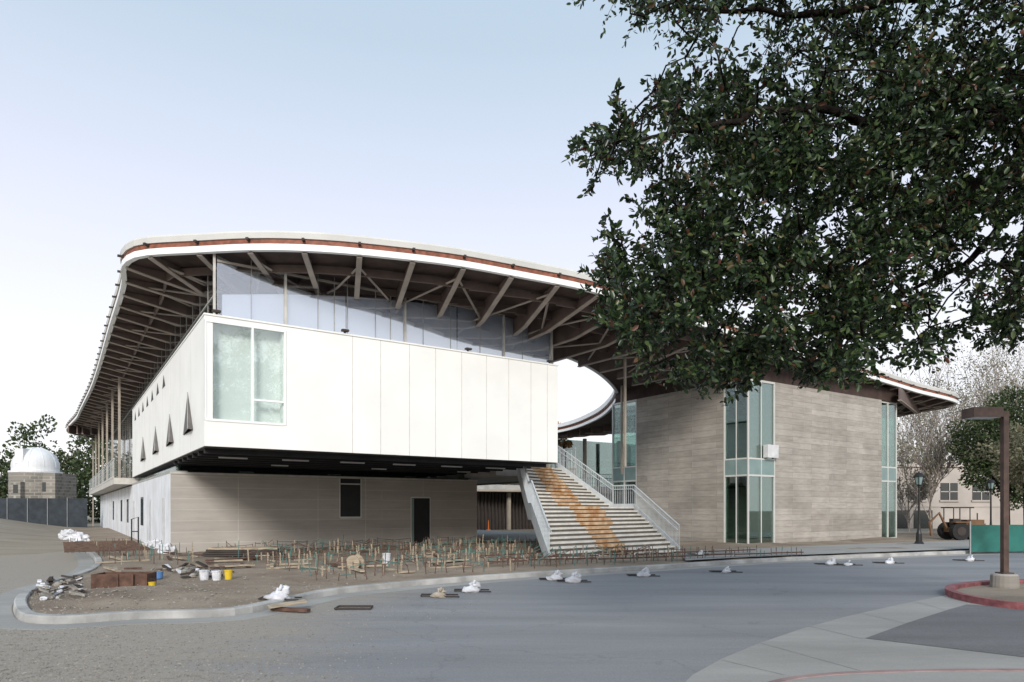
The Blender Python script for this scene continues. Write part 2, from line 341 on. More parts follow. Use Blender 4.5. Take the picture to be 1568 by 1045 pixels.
a,b=sweep(ri2,[(0,-.05),(.07,-.05),(.07,.018),(0,.022)]); mb.add(a,b); mb.obj('faded_kerb',['pinkkerb'])
mb=MB()
octf=[(0,2,4),(2,1,4),(1,3,4),(3,0,4),(2,0,5),(1,2,5),(3,1,5),(0,3,5)]
for k in range(15000):
    py=random.uniform(905,1100) ; px=random.uniform(-120,640)*random.random()**.5
    if py<955 and k%3: px=random.uniform(0,760); py=random.uniform(850,950)
    x,y=gp(px,py); ins=inside((x,y),bd); z=dirtz(x,y) if ins else .006
    s=random.uniform(.004,.015)*(2.0 if ins else 1)
    f=lambda:random.uniform(.6,1.3)*s
    mb.add([(x+f(),y,z),(x-f(),y,z),(x,y+f(),z),(x,y-f(),z),(x,y,z+f()*.7),(x,y,z-f()*.5)],octf)
mb.obj('gravel',['pebble'])
# ================================================================ BUILDING
bld=empty('campus_building')
W1=12.61; ZS=3.5; ZT=7.23
mb=MB()
mb.bbox(0,.22,.0,22.8,ZS,ZT)
mb.bbox(.22,2.30,.0,2.3,ZS,4.24); mb.bbox(.22,2.30,.0,2.3,7.10,ZT)
mb.bbox(2.30,W1,0,2.3,ZS,ZT)
mb.bbox(.22,W1,2.3,22.8,ZS+.002,ZT-.002)
mb.bbox(-.02,W1+.03,-.03,.12,ZT,ZT+.05); mb.bbox(-.02,.12,.12,22.8,ZT,ZT+.05)
mb.obj('white_upper_box',['white'],bld)
mb=MB()
for px in (540,583,627,667,707,745,779,813,838):
    k=(px-CX)/F; t=(-C0[0]+k*C0[1])/(U[0]-k*U[1]); mb.bbox(t-.010,t+.010,-.003,.01,ZS,ZT,0)
for v in (2.4,4.7,7,9.3,11.6,13.9,16.2,18.5,20.8): mb.bbox(-.003,.01,v-.01,v+.01,ZS,ZT)
mb.obj('panel_joints',['jointlight'],bld)
mb=MB()
mb.bbox(.24,2.28,.42,2.28,4.24,7.1); mb.bbox(2.2,2.29,.1,.42,4.24,7.1)
mb.obj('corner_room_walls',['corelight'],bld)
mb=MB(); mb.bbox(.03,2.27,.04,.05,4.26,7.08); mb.obj('corner_window_glass',['glasspale'],bld)
mb=MB()
for a,b in((.0,.05),(1.28,1.34),(2.22,2.29)): mb.bbox(a,b,-.02,.07,4.24,7.1)
mb.bbox(.05,2.22,-.022,.06,7.04,7.11); mb.bbox(.05,2.22,-.022,.06,4.22,4.29); mb.bbox(1.34,2.22,-.02,.06,4.9,4.96)
mb.obj('corner_window_frame',['white2'],bld)
mb=MB()
for v,w,h,z in [(2.9,1.9,1.3,4.15),(7.2,2.0,1.15,4.1),(11.7,2.2,1.15,4.1),(16.9,2.4,1.15,4.1)]+[(x,.9,.5,6.5) for x in (9,11,13,15,17,19,21)]:
    a=B(-.006,v-w/2,z);b_=B(-.006,v+w/2,z);c=B(-.006,v+w*.05,z+h)
    mb.add([a,b_,c],[(0,1,2)],0)
    if h>1:
        o=.16
        a2=B(-o,v-w/2,z+.02);c2=B(-.01,v+w*.05,z+h); d=B(-.01,v-w*.5,z)
        mb.add([d,a2,c2],[(0,1,2)],1)
        e=B(-o,v-w/2+.02,z+.02);g=B(-.02,v+w/2,z+.02)
        mb.add([e,g,c2],[(0,1,2)],2)
        mb.tube([a2,c2],.012,4,3); mb.tube([a2,g],.012,4,3)
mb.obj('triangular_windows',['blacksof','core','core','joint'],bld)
mb=MB()
for u in (.3,4.1,8.6,12.2):
    mb.bbox(u,u+.05,.0,.05,ZT+.05,ZT+.13); mb.bbox(u-.1,u+.12,-.12,.03,ZT+.1,ZT+.16)
mb.obj('parapet_spotlights',['dark'],bld)
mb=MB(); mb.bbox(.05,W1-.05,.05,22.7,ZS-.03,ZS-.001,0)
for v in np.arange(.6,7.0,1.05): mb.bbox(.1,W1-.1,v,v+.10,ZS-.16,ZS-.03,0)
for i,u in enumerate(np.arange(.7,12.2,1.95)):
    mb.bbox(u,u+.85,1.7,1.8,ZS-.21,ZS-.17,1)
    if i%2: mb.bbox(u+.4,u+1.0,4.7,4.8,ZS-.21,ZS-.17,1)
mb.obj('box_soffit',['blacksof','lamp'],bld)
A=7.17; LW=13.24
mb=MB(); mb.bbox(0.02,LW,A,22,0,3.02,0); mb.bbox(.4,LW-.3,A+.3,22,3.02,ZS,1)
mb.bbox(0,.6,A+.05,22.8,3.04,3.14,2)
mb.obj('ground_floor_block',['labwall','blacksof','joint'],bld)
mb=MB(); mb.bbox(-.01,.015,A-.0,58,-.2,3.03); mb.bbox(.015,3,22.1,58,-.2,3.02); mb.obj('side_wall_panels',['labside'],bld)
mb=MB()
for v in list(np.arange(A+2.5,58,2.6)): mb.bbox(-.014,0,v,v+.025,0,3.03,0)
for v in (A+1.3,A+6,A+14,26,34,42): mb.bbox(-.02,0,v,v+.95,0.02,2.15,1)
for v in (A+9.5,A+18,30,38): mb.bbox(-.02,0,v,v+1.3,.9,2.3,2)
mb.obj('side_wall_doors',['joint','lamp','darkglass'],bld)
mb=MB(); mb.bbox(.3,.33,A+.3,22.8,3.14,ZS); mb.bbox(.33,LW-.2,A+.26,A+.29,3.14,ZS); mb.obj('clerestory_glass',['glassgreen'],bld)
def lt(px,v=A):
    P=B(0,v); k=(px-CX)/F; return (-P[0]+k*P[1])/(U[0]-k*U[1])
mb=MB()
for px in (365,487,560): t=lt(px); mb.bbox(t-.012,t+.012,A-.004,A+.01,0,3.02,0)
for px in (648,): t=lt(px); mb.bbox(t-.012,t+.012,A-.004,A+.01,2.3,3.02,0)
mb.bbox(.0,LW+.03,A-.03,A+.02,3.02,3.09,0)
a,b_=lt(521),lt(552); mb.bbox(a,b_,A-.006,A+.02,1.38,3.0,1); mb.bbox(a-.04,a,A-.03,A,1.34,3.0,2); mb.bbox(b_,b_+.04,A-.03,A,1.34,3.0,2);mb.bbox(a,b_,A-.03,A,1.30,1.38,2);mb.bbox(a,b_,A-.02,A-.01,2.75,2.8,2)
a,b_=lt(630),lt(658); mb.bbox(a,b_,A-.006,A+.02,0,2.2,1); mb.bbox(a-.04,a,A-.03,A,0,2.24,2); mb.bbox(b_,b_+.04,A-.03,A,0,2.24,2);mb.bbox(a,b_,A-.03,A,2.2,2.26,2); mb.bbox(a+.02,a+.12,A-.02,A-.007,0.02,2.18,3)
mb.obj('lab_door_and_window',['jointlight','blacksof','cream','spandrel'],bld)
GU,GV=.6,1.5; GR=13.4
mb=MB(); mb.bbox(GU,GR,GV,GV+.02,ZT,9.62); mb.bbox(GU,GU+.02,GV+.02,58,ZT,9.6); mb.bbox(GR,GR+.02,GV,22.8,ZT,9.4); mb.bbox(GU,GU+.02,22.9,58,3.7,ZT)
mb.bbox(12,12.02,23,56,3.7,8.7)
mb.obj('upper_glazing',['glass'],bld)
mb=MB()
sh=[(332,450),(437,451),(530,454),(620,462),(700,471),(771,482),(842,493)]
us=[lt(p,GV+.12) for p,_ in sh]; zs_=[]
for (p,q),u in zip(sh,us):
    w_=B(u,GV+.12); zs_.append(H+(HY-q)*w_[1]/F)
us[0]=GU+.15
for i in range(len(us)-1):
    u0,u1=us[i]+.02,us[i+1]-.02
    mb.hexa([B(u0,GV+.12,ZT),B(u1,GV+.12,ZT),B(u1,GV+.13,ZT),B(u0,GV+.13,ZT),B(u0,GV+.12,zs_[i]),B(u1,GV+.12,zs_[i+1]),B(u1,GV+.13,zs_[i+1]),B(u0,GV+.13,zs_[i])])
mb.obj('sky_reflection_panels',['skyband'],bld)  # added panels behind the glass, shaped like the bright sky-reflection band
mb=MB()
for px,w in ((328,.07),(437,.07),(620,.07),(771,.06),(844,.09)):
    t=lt(px,GV); mb.bbox(t-w/2,t+w/2,GV-.06,GV-.003,ZT-.2,9.6,0)
for px in (385,487,512,532,575,598,648,690,735,800): t=lt(px,GV); mb.bbox(t-.011,t+.011,GV-.012,GV-.003,ZT,9.6,1)
for v in np.arange(GV+1.5,58,1.5): mb.bbox(GU-.012,GU-.002,v-.025,v+.025,ZT if v<22.8 else 3.7,9.55,1)
for v in np.arange(5,58,4.5): mb.bbox(GU+.1,GU+.3,v-.1,v+.1,ZT,9.4,2)
mb.bbox(GU,GR,GV-.05,GV-.002,ZT,ZT+.08,1); mb.bbox(GU-.03,GU-.003,GV,58,8.35,8.40,1)
mb.bbox(GU,GR,GV-.05,GV-.002,9.3,9.36,2)
mb.obj('glazing_mullions',['jointlight','joint','tan'],bld)
mb=MB()
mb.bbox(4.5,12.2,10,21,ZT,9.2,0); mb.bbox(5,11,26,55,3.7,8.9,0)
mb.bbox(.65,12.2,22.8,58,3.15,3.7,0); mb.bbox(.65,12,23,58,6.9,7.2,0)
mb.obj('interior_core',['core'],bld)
mb=MB()
mb.bbox(-.9,.6,22.9,60,3.1,3.45,0); mb.bbox(-.92,-.88,22.9,60,3.45,3.55,0)
for v in np.arange(24,61,6.0): mb.bbox(-.62,-.5,v,v+.12,0 if v>58 else 3.45,9.4,1)
for v in np.arange(23,60,1.5): mb.bbox(-.9,-.88,v,v+.03,3.55,4.5,2)
for z in (3.8,4.1,4.3): mb.bbox(-.9,-.89,22.9,60,z,z+.015,2)
mb.bbox(-.92,-.86,22.9,60,4.5,4.54,2)
mb.obj('side_balcony',['jointlight','tan','rail'],bld)
# ---------------------------------------------------------------- roof
RC=[(-45.7,71,9.5),(-36.2,56.9,9.5),(-26.4,42.9,9.5),(-17.3,29.3,9.5),(-13.5,23.6,9.5),(-12.55,21.95,9.5),(-11.6,21.1,9.5)]
for px,py,z in [(300,387,9.5),(400,383,9.5),(500,386,9.5),(600,395,9.5),(700,407,9.5),(800,425,9.38),(900,445,9.22),(1000,476,9.05),(1100,507,8.88),(1200,538,8.72),(1300,569,8.58),(1400,600,8.42),(1466,620,8.32)]:
    Y=F*(z-H)/(HY-py); RC.append(((px-CX)/F*Y,Y,z))
for u,v,z in [(44.9,.9,8.3),(44.3,3,8.3),(41,14,8.6),(36,30,8.9),(26,46,9.1),(12,57,9.3),(3,62.5,9.5),(-.6,63.8,9.5)]:
    RC.append((*B(u,v)[:2],z))
OUT=resample(catmull(RC,14,True),.55,True)
hc=[(1.96,32.0,8.9),(3.8,34.0,8.7),(5.3,36.9,8.4),(6.0,39.3,8.2),(6.2,43.2,8.05),(5.8,48.8,8),(3.9,55.8,8),(-.5,61,8),(-6,64,8.1),(-11,61,8.3),(-12.5,54,8.6),(-10,45,8.9),(-6.5,38,9.0),(-3,34,9.0),(-.4,32.0,9.0)]
HOLE0=resample(catmull(hc,12,True),.4,True)
cen=np.array([-2.5,46.0]); d=HOLE0[:,:2]-cen; ang=np.arctan2(d[:,1],d[:,0]); rad=np.hypot(d[:,0],d[:,1]); hz=HOLE0[:,2]; o=np.argsort(ang); ang=ang[o]; rad=rad[o]; hz=hz[o]
def holept(a):
    rr=np.interp(a,ang,rad,period=2*math.pi); return cen[0]+rr*math.cos(a),cen[1]+rr*math.sin(a),np.interp(a,ang,hz,period=2*math.pi)
IN=np.array([holept(math.atan2(p[1]-cen[1],p[0]-cen[0])) for p in OUT])
nO=len(OUT)
def normals(P):
    t=np.roll(P[:,:2],-1,0)-np.roll(P[:,:2],1,0); t/=np.linalg.norm(t,axis=1,keepdims=True)+1e-9
    return np.stack([t[:,1],-t[:,0]],1)
NO=normals(OUT)
def ringsurf(zo,zi,oo,oi,flip,steps=8):
    mb=MB(); vs=[]
    for s in range(steps+1):
        t=s/steps
        for i in range(nO):
            a=OUT[i][:2]+NO[i]*oo; dd=IN[i][:2]-cen; dd=dd/np.linalg.norm(dd); b=IN[i][:2]+dd*oi
            p=a*(1-t)+b*t; vs.append((p[0],p[1],(OUT[i][2]+zo)*(1-t)+(IN[i][2]+zi)*t))
    fs=[]
    for s in range(steps):
        for i in range(nO):
            j=(i+1)%nO; q=(s*nO+i,s*nO+j,(s+1)*nO+j,(s+1)*nO+i); fs.append(q[::-1] if flip else q)
    mb.add(vs,fs); return mb
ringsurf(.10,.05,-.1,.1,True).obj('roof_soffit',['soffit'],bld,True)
ringsurf(.76,.66,-.6,.5,False).obj('roof_top',['cream'],bld,True)
def band(name,prof,matk,P=OUT,sgn=1):
    mb=MB(); a,b=sweep(P,prof,True,sgn); mb.add(a,b); return mb.obj(name,[matk],bld)
band('roof_edge_trim',rectp(-.16,0,0,.19),'white2')
band('roof_wood_fascia',rectp(-.14,-.05,.19,.36),'wood')
band('roof_cap_edge',[(-.3,.36),(.0,.36),(.03,.52),(-.3,.52)],'cream')
band('roof_coping',[(-.7,.52),(.02,.522),(.0,.58),(-.55,.80),(-.7,.80)],'cream')
mb=MB()
for i in range(0,nO,3):
    p=OUT[i]; n=NO[i]; mb.obox((p[0]-n[0]*.04,p[1]-n[1]*.04,p[2]+.31),(.08,.34,.06),math.atan2(-n[0],n[1]),0)
mb.obj('fascia_brackets',['dark'],bld)
HI=HOLE0
band('courtyard_edge_trim',rectp(-.16,0,0,.19),'white2',HI,-1)
band('courtyard_wood_fascia',rectp(-.14,-.07,.19,.40),'wood',HI,-1)
band('courtyard_cap_edge',rectp(-.5,.1,.40,.68),'white2',HI,-1)
mb=MB()
last=-99; dist=np.r_[0,np.cumsum(np.linalg.norm(np.diff(OUT[:,:2],axis=0),axis=1))]
HX=HOLE0[:,:2]; ends=[]
for i in range(nO):
    if dist[i]-last<1.62: continue
    last=dist[i]; p=OUT[i]; n=-NO[i]
    t=np.array([n[1],-n[0]])
    hd_=np.linalg.norm(HX-p[:2],axis=1); dh=np.min(hd_); L=min(10.5,dh*.92); hzv=HOLE0[int(np.argmin(hd_))][2]
    zz=lambda dd: p[2]+.12+(hzv+.05-p[2])*min(1,dd/max(dh,1)*.9)
    st=[.12,1.2,3.2,6,L] if L>6.5 else [.12,L*.3,L*.6,L]
    dep=lambda dd: .12+.52*min(1,dd/3.0)
    w=.04
    ends.append(((p[0]+n[0]*.8,p[1]+n[1]*.8,zz(.8)-.2),(p[0]+n[0]*min(3.6,L*.6),p[1]+n[1]*min(3.6,L*.6),zz(min(3.6,L*.6))-.45),(p[0]+n[0]*min(6.8,L*.9),p[1]+n[1]*min(6.8,L*.9),zz(min(6.8,L*.9))-.45)))
    for q in range(len(st)-1):
        a,b_=st[q],st[q+1]
        def c4(dd,s_): return [p[0]+n[0]*dd+t[0]*s_,p[1]+n[1]*dd+t[1]*s_]
        za,zb=zz(a),zz(b_); da,db=dep(a),dep(b_)
        P=[(*c4(a,-w),za-da),(*c4(b_,-w),zb-db),(*c4(b_,w),zb-db),(*c4(a,w),za-da),(*c4(a,-w),za+.05),(*c4(b_,-w),zb+.05),(*c4(b_,w),zb+.05),(*c4(a,w),za+.05)]
        mb.hexa(P,0)
        f=.085
        P=[(*c4(a,-f),za-da-.035),(*c4(b_,-f),zb-db-.035),(*c4(b_,f),zb-db-.035),(*c4(a,f),za-da-.035),(*c4(a,-f),za-da),(*c4(b_,-f),zb-db),(*c4(b_,f),zb-db),(*c4(a,f),za-da)]
        mb.hexa(P,1)
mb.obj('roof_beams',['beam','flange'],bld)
mb=MB()
for oo in (1.3,2.9,4.8,7.0):
    for i in range(0,nO-2,2):
        j=(i+2)%nO
        a=OUT[i];b_=OUT[j]; hd_=np.linalg.norm(HX-a[:2],axis=1); dh=np.min(hd_)
        if oo>dh*.8: continue
        hzv=HOLE0[int(np.argmin(hd_))][2]; zf=(hzv-a[2])*min(1,oo/max(dh,1)*.9)
        pa=(a[0]-NO[i][0]*oo,a[1]-NO[i][1]*oo,a[2]-.02+zf); pb=(b_[0]-NO[j][0]*oo,b_[1]-NO[j][1]*oo,b_[2]-.02+zf)
        if math.dist(pa,pb)>2.2: continue
        ang_=math.atan2(pb[1]-pa[1],pb[0]-pa[0]); mb.obox(((pa[0]+pb[0])/2,(pa[1]+pb[1])/2,(pa[2]+pb[2])/2-.05),(math.dist(pa,pb)+.02,.07,.24),ang_,0)
for q in range(len(ends)-1):
    a,b_=ends[q],ends[q+1]
    if math.dist(a[0],b_[0])>3: continue
    for r_,s_,c_,d_ in ((0,1,a,b_),(1,2,b_,a)) if q%2 else ((0,1,b_,a),(1,2,a,b_)):
        mb.tube([c_[r_],d_[s_]],.045,4,1)
mb.obj('roof_purlins_and_bracing',['beam','flange'],bld)
mb=MB()
for px,Y,z1 in ((845,29,9.2),(957,30.5,8.6),(952,37,8.4)):
    X=(px-CX)/F*Y; mb.obox((X,Y,(3.6+z1)/2 if px!=845 else 8.2),( .09,.09,z1-3.6 if px!=845 else 2.2),.58)
mb.obj('steel_columns',['tan'],bld)
# ---------------------------------------------------------------- concrete tower
TU,TV=22.8,-.98
mb=MB()
mb.bbox(TU,TU+.35,TV+1.39,TV+7.23,-.1,7.7); mb.bbox(TU+1.98,TU+11.43,TV,TV+.35,-.1,7.7)
mb.bbox(TU+11.08,TU+11.43,TV+.35,TV+2.2,-.1,7.7)
mb.bbox(TU+2.0,TU+2.3,TV+.35,TV+3,-.1,7.7)
mb.bbox(TU+3.2,TU+13.3,TV+9,TV+9.35,-.1,7.7)
mb.obj('concrete_walls',['conc'],bld)
mb=MB()
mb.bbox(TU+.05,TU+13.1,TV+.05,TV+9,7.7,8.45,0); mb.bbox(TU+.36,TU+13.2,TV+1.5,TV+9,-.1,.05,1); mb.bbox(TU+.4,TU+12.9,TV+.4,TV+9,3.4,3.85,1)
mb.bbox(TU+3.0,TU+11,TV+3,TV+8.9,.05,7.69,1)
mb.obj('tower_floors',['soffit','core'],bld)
mb=MB()
def gpane(u0,u1,v0,v1):
    mb.bbox(u0,u1,v0,v1,0.1,7.65)
gpane(TU+.06,TU+.08,TV+.08,TV+1.37); gpane(TU+.08,TU+1.96,TV+.06,TV+.08)
gpane(TU+11.45,TU+13.2,TV+.16,TV+.18); gpane(TU+13.2,TU+13.22,TV+.18,TV+9); gpane(TU+.06,TU+.08,TV+7.25,TV+9.2)
mb.obj('tower_glass',['glassgreen'],bld)
mb=MB()
for u,v in ((0,1.33),(0.0,0.0),(1.92,0.0),(11.44,.12),(12.3,.12),(13.2,.12),(0,7.24),(0,8.2),(0,9.15),(0,.66),(.95,0)):
    w=.07 if (u,v) not in((0,.66),(.95,0)) else .035
    mb.bbox(TU+u,TU+u+w,TV+v,TV+v+w,0,7.7,0)
for z0,z1,mi in((3.3,4.0,1),(7.6,7.7,0),(0,.12,0),(3.22,3.3,0),(4.0,4.07,0)):
    d=0 if mi==0 else .012
    mb.bbox(TU+.01+d,TU+.1,TV+.08,TV+1.33,z0,z1,mi); mb.bbox(TU+.08,TU+1.92,TV+.01+d,TV+.1,z0,z1,mi); mb.bbox(TU+11.51,TU+13.2,TV+.13+d,TV+.2,z0,z1,mi); mb.bbox(TU+.01+d,TU+.1,TV+7.31,TV+9.15,z0,z1,mi)
mb.bbox(TU+1.1,TU+1.9,TV-.25,TV-.22,4.1,4.7,2); mb.bbox(TU+1.1,TU+1.14,TV-.22,TV+.01,4.1,4.7,2)
mb.obj('tower_window_frames',['cream','spandrel','lamp'],bld)
mb=MB()
for u in (4.3,6.7,9.1): mb.bbox(TU+u,TU+u+.012,TV-.003,TV+.01,0,7.7)
for v in (3.3,5.3): mb.bbox(TU-.003,TU+.01,TV+v,TV+v+.012,0,7.7)
mb.obj('concrete_joints',['joint'],bld)
# ---------------------------------------------------------------- rear courtyard wing (curved gallery)
mb=MB()
mb.bbox(16,44,27.2,36,0,7.9,0)
arc=[B(14+q*2.0,24.3+.9*math.sin(q/14*math.pi*2.2)) for q in range(16)]
for a,b_ in zip(arc[:-1],arc[1:]):
    dx,dy=V[0]*2.9,V[1]*2.9
    for z0,z1,mi in ((3.25,3.62,1),(3.1,3.25,2)):
        mb.hexa([(a[0],a[1],z0),(b_[0],b_[1],z0),(b_[0]+dx,b_[1]+dy,z0),(a[0]+dx,a[1]+dy,z0),(a[0],a[1],z1),(b_[0],b_[1],z1),(b_[0]+dx,b_[1]+dy,z1),(a[0]+dx,a[1]+dy,z1)],mi)
    for s in np.arange(0,1,.18):
        p=[a[0]+(b_[0]-a[0])*s,a[1]+(b_[1]-a[1])*s]; mb.wbox(p[0]-.015,p[0]+.015,p[1]-.015,p[1]+.015,3.62,4.7,3)
    mb.tube([(a[0],a[1],4.7),(b_[0],b_[1],4.7)],.035,5,3); mb.tube([(a[0],a[1],4.2),(b_[0],b_[1],4.2)],.02,4,3)
for u in np.arange(16,44,1.3): mb.bbox(u,u+.09,27,27.1,3.65,7.9,3)
mb.bbox(16,44,27,27.1,6.2,6.3,3)
for u in np.arange(16.2,34,.34): mb.bbox(u,u+.14,26.4,26.55,0,3.1,4)
for u in np.arange(15,44,4): mb.bbox(u,u+.25,25.4,25.65,0,7.9,2)
mb.bbox(16.5,43,27.14,27.18,3.8,5.6,5)
mb.bbox(12.7,17.2,4.6,24,3.2,3.58,1); mb.bbox(17.2,17.25,4.6,24,3.1,3.68,2)
for v in np.arange(4.6,24,.3): mb.bbox(17.2,17.23,v,v+.03,3.68,4.6,3)
mb.bbox(17.18,17.26,4.6,24,4.6,4.66,3)
mb.bbox(17.2,22.8,11.5,14,3.2,3.58,1); mb.bbox(17.25,22.8,11.45,11.5,3.1,3.68,2)
for u in np.arange(17.3,22.7,.3): mb.bbox(u,u+.03,11.46,11.49,3.68,4.6,3)
mb.bbox(17.3,22.7,11.44,11.5,4.6,4.66,3)
mb.obj('courtyard_wing',['core','concplain','tan','rail','dark','corelight'],bld)
mb=MB(); mb.bbox(16,44,26.96,26.98,3.7,7.9); mb.obj('courtyard_glazing',['glassgreen'],bld)
poly_sheet('courtyard_paving',[B(13.3,7)[:2],B(22.7,1.5)[:2],B(22.7,27)[:2],B(13.3,27)[:2]],.16,'path',bld)
# ================================================================ STAIRCASE
st=empty('outdoor_staircase')
NS=24; RISE=3.6/NS
Lc=[(1.22,21.7,0),(.75,25.0,.46),(.66,25.9,.4601),(.25,29.3,1)]
Rc=[(6.35,26.0,0),(5.25,29.5,.46),(4.5,30.4,.4601),(2.15,32.2,1)]
def ev(Cv,k):
    for a,b in zip(Cv[:-1],Cv[1:]):
        if k<=b[2]+1e-9:
            t=(k-a[2])/max(b[2]-a[2],1e-9); return (a[0]+(b[0]-a[0])*t,a[1]+(b[1]-a[1])*t)
    return Cv[-1][:2]
def lerp(a,b,t): return tuple(x+(y-x)*t for x,y in zip(a,b))
mb=MB(); om=MB()
for i in range(NS):
    k0,k1=i/NS,(i+1)/NS
    a,b_=ev(Lc,k0),ev(Rc,k0); c,d_=ev(Rc,k1),ev(Lc,k1); z=(i+1)*RISE
    zb=max(0,z-.45)
    n=Vector((-(b_[1]-a[1]),b_[0]-a[0])).normalized()
    nz=lambda p,s:(p[0]-n.x*s,p[1]-n.y*s)
    a1,b1=nz(a,.03),nz(b_,.03)
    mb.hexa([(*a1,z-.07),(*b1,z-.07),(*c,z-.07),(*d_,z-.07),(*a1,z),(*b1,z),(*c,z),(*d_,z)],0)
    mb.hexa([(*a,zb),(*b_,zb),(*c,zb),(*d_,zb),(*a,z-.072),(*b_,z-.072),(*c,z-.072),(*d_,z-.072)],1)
    f0,f1=.38-.12*k0,.55+.18*k0; j=.02*random.uniform(-1,1); j2=.03*random.uniform(-1,1)
    q=[lerp(a1,b1,f0+j),lerp(a1,b1,f1+j2),lerp(d_,c,f1+j2),lerp(d_,c,f0+j)]
    om.hexa([(*x,z+.003) for x in q]+[(*x,z+.012) for x in q],0)
    q0=nz(q[0],.01);q1=nz(q[1],.01)
    om.hexa([(*q0,z-RISE+.06),(*q1,z-RISE+.06),(*q[1],z-RISE+.06),(*q[0],z-RISE+.06),(*q0,z+.012),(*q1,z+.012),(*q[1],z+.012),(*q[0],z+.012)],0)
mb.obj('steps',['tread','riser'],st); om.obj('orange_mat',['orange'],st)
mb=MB()
for Cv,s in((Lc,-1),(Rc,1)):
    ks=[0,.1,.2,.3,.4,.46,.4601,.55,.65,.75,.85,.93,1]; P=[(*ev(Cv,k),k*3.6) for k in ks]
    for a,b_ in zip(P[:-1],P[1:]):
        if math.dist(a,b_)<.01: continue
        w=.05*s
        mb.hexa([(a[0],a[1],max(-.05,a[2]-.35)),(b_[0],b_[1],max(-.05,b_[2]-.35)),(b_[0]+w,b_[1],max(-.05,b_[2]-.35)),(a[0]+w,a[1],max(-.05,a[2]-.35)),(a[0],a[1],a[2]+.28),(b_[0],b_[1],b_[2]+.28),(b_[0]+w,b_[1],b_[2]+.28),(a[0]+w,a[1],a[2]+.28)],0)
        nseg=int(math.dist(a,b_)/.11)+1
        for q in range(nseg):
            p=lerp(a,b_,q/nseg); mb.obox((p[0]+w*.5,p[1],p[2]+.68),(.014,.035,.8),0,0)
        mb.tube([(a[0]+w/2,a[1],a[2]+1.08),(b_[0]+w/2,b_[1],b_[2]+1.08)],.03,6,0)
        mb.tube([(a[0]-w,a[1],a[2]+.92),(b_[0]-w,b_[1],b_[2]+.92)],.018,6,0)
mb.obj('balustrades',['rail'],st)
# ================================================================ LEFT BACKGROUND
ob=empty('observatory'); Y=75; X=(55-CX)/F*Y; s_=Y/F
mb=MB(); zc=H+57*s_; r0=31*s_
def revolve(mb,prof,mi=0,n=40):
    o=len(mb.v)
    for r,z in prof: mb.v+=[(X+r*math.cos(2*math.pi*k/n),Y+r*math.sin(2*math.pi*k/n),z) for k in range(n)]
    for i in range(len(prof)-1):
        for k in range(n): mb.f.append((o+i*n+k,o+i*n+(k+1)%n,o+(i+1)*n+(k+1)%n,o+(i+1)*n+k)); mb.m.append(mi)
revolve(mb,[(r0,zc),(r0*1.0,zc+.5)]+[(r0*math.cos(t),zc+.5+r0*.98*math.sin(t)) for t in np.linspace(0,1.55,14)])
revolve(mb,[(r0*1.12,zc-.15),(r0*1.12,zc+.05),(r0,zc+.06)])
mb.obox((X-.3,Y-r0*.75,zc+1.6),(.9,1.0,1.6),0,0,0)
for k in range(0,40,4):
    a=2*math.pi*k/40; mb.tube([(X+(r0+.015)*math.cos(a)*math.cos(t),Y+(r0+.015)*math.sin(a)*math.cos(t),zc+.5+r0*.99*math.sin(t)) for t in np.linspace(0,1.5,8)],.025,4)
mb.obj('dome',['dome'],ob,False)
mb=MB(); revolve(mb,[(r0*1.1,0.5),(r0*1.1,zc-.1)]); mb.wbox(X+.6,X+3.2,Y-1.6,Y+2,.5,zc-.2); mb.wbox(X-.5,X+.5,Y-r0*1.1-.6,Y-1,.5,zc-1.2)
mb.obj('stone_base',['stone'],ob)
mb=MB(); mb.wbox(X-.25,X+.25,Y-r0*1.1-.63,Y-r0*1.1-.6,zc-2.4,zc-1.5); mb.wbox(X+1.6,X+2.2,Y-1.63,Y-1.6,zc-2.2,zc-1.2); mb.obj('windows',['darkglass'],ob)
fe=empty('mesh_fence'); mb=MB(); p0=(-62,57);p1=B(-1.3,52)[:2]
for q in range(15):
    a=lerp(p0,p1,q/15); b_=lerp(p0,p1,(q+1)/15); za,zb=gz(*a)-.2,gz(*b_)-.2
    mb.hexa([(*a,za),(*b_,zb),(b_[0],b_[1]+.03,zb),(a[0],a[1]+.03,za),(*a,2.68),(*b_,2.68),(b_[0],b_[1]+.03,2.68),(a[0],a[1]+.03,2.68)],0)
    mb.tube([(a[0],a[1]-.05,za),(a[0],a[1]-.05,2.75)],.03,6,1)
mb.obj('panels_and_posts',['fence','post'],fe)
def foliage(name,ells,n,size,matk,parent=None,wr=.6):
    tot=sum(e[3]*e[4]*e[5] for e in ells); P=[];D=[]
    for (cx,cy,cz,rx,ry,rz) in ells:
        k=int(n*(rx*ry*rz)/tot); d=rng.normal(size=(k,3)); d/=np.linalg.norm(d,axis=1,keepdims=True)
        cl=rng.normal(size=(max(8,k//55),3)); cl/=np.linalg.norm(cl,axis=1,keepdims=True); idx=rng.integers(0,len(cl),k)
        cr=rng.uniform(.5,1.0,(len(cl),1))
        d=cl[idx]*cr[idx]+d*.24
        P.append(d*np.array([rx,ry,rz])+np.array([cx,cy,cz])); D.append(d+rng.normal(size=(k,3))*.7)
    P=np.vstack(P);D=np.vstack(D); return leaves(name,P,D,rng.uniform(.6,1.3,len(P))*size,wr,matk,parent)
hd=empty('distant_tree_mass')
foliage('leaves',[(-66+i*2.6+random.uniform(-1,1),90+random.uniform(-4,6),4.5+random.uniform(-.5,1.8)+(2.2 if i in(2,3,8,9,10) else 0),3.2,3,4.6) for i in range(14)],30000,.42,'bush',hd)
foliage('leaves_pale',[(-88+i*3.,100+random.uniform(-4,6),5+random.uniform(-1,2.5),3.5,3,4.6) for i in range(8)],10000,.45,'olive',hd)
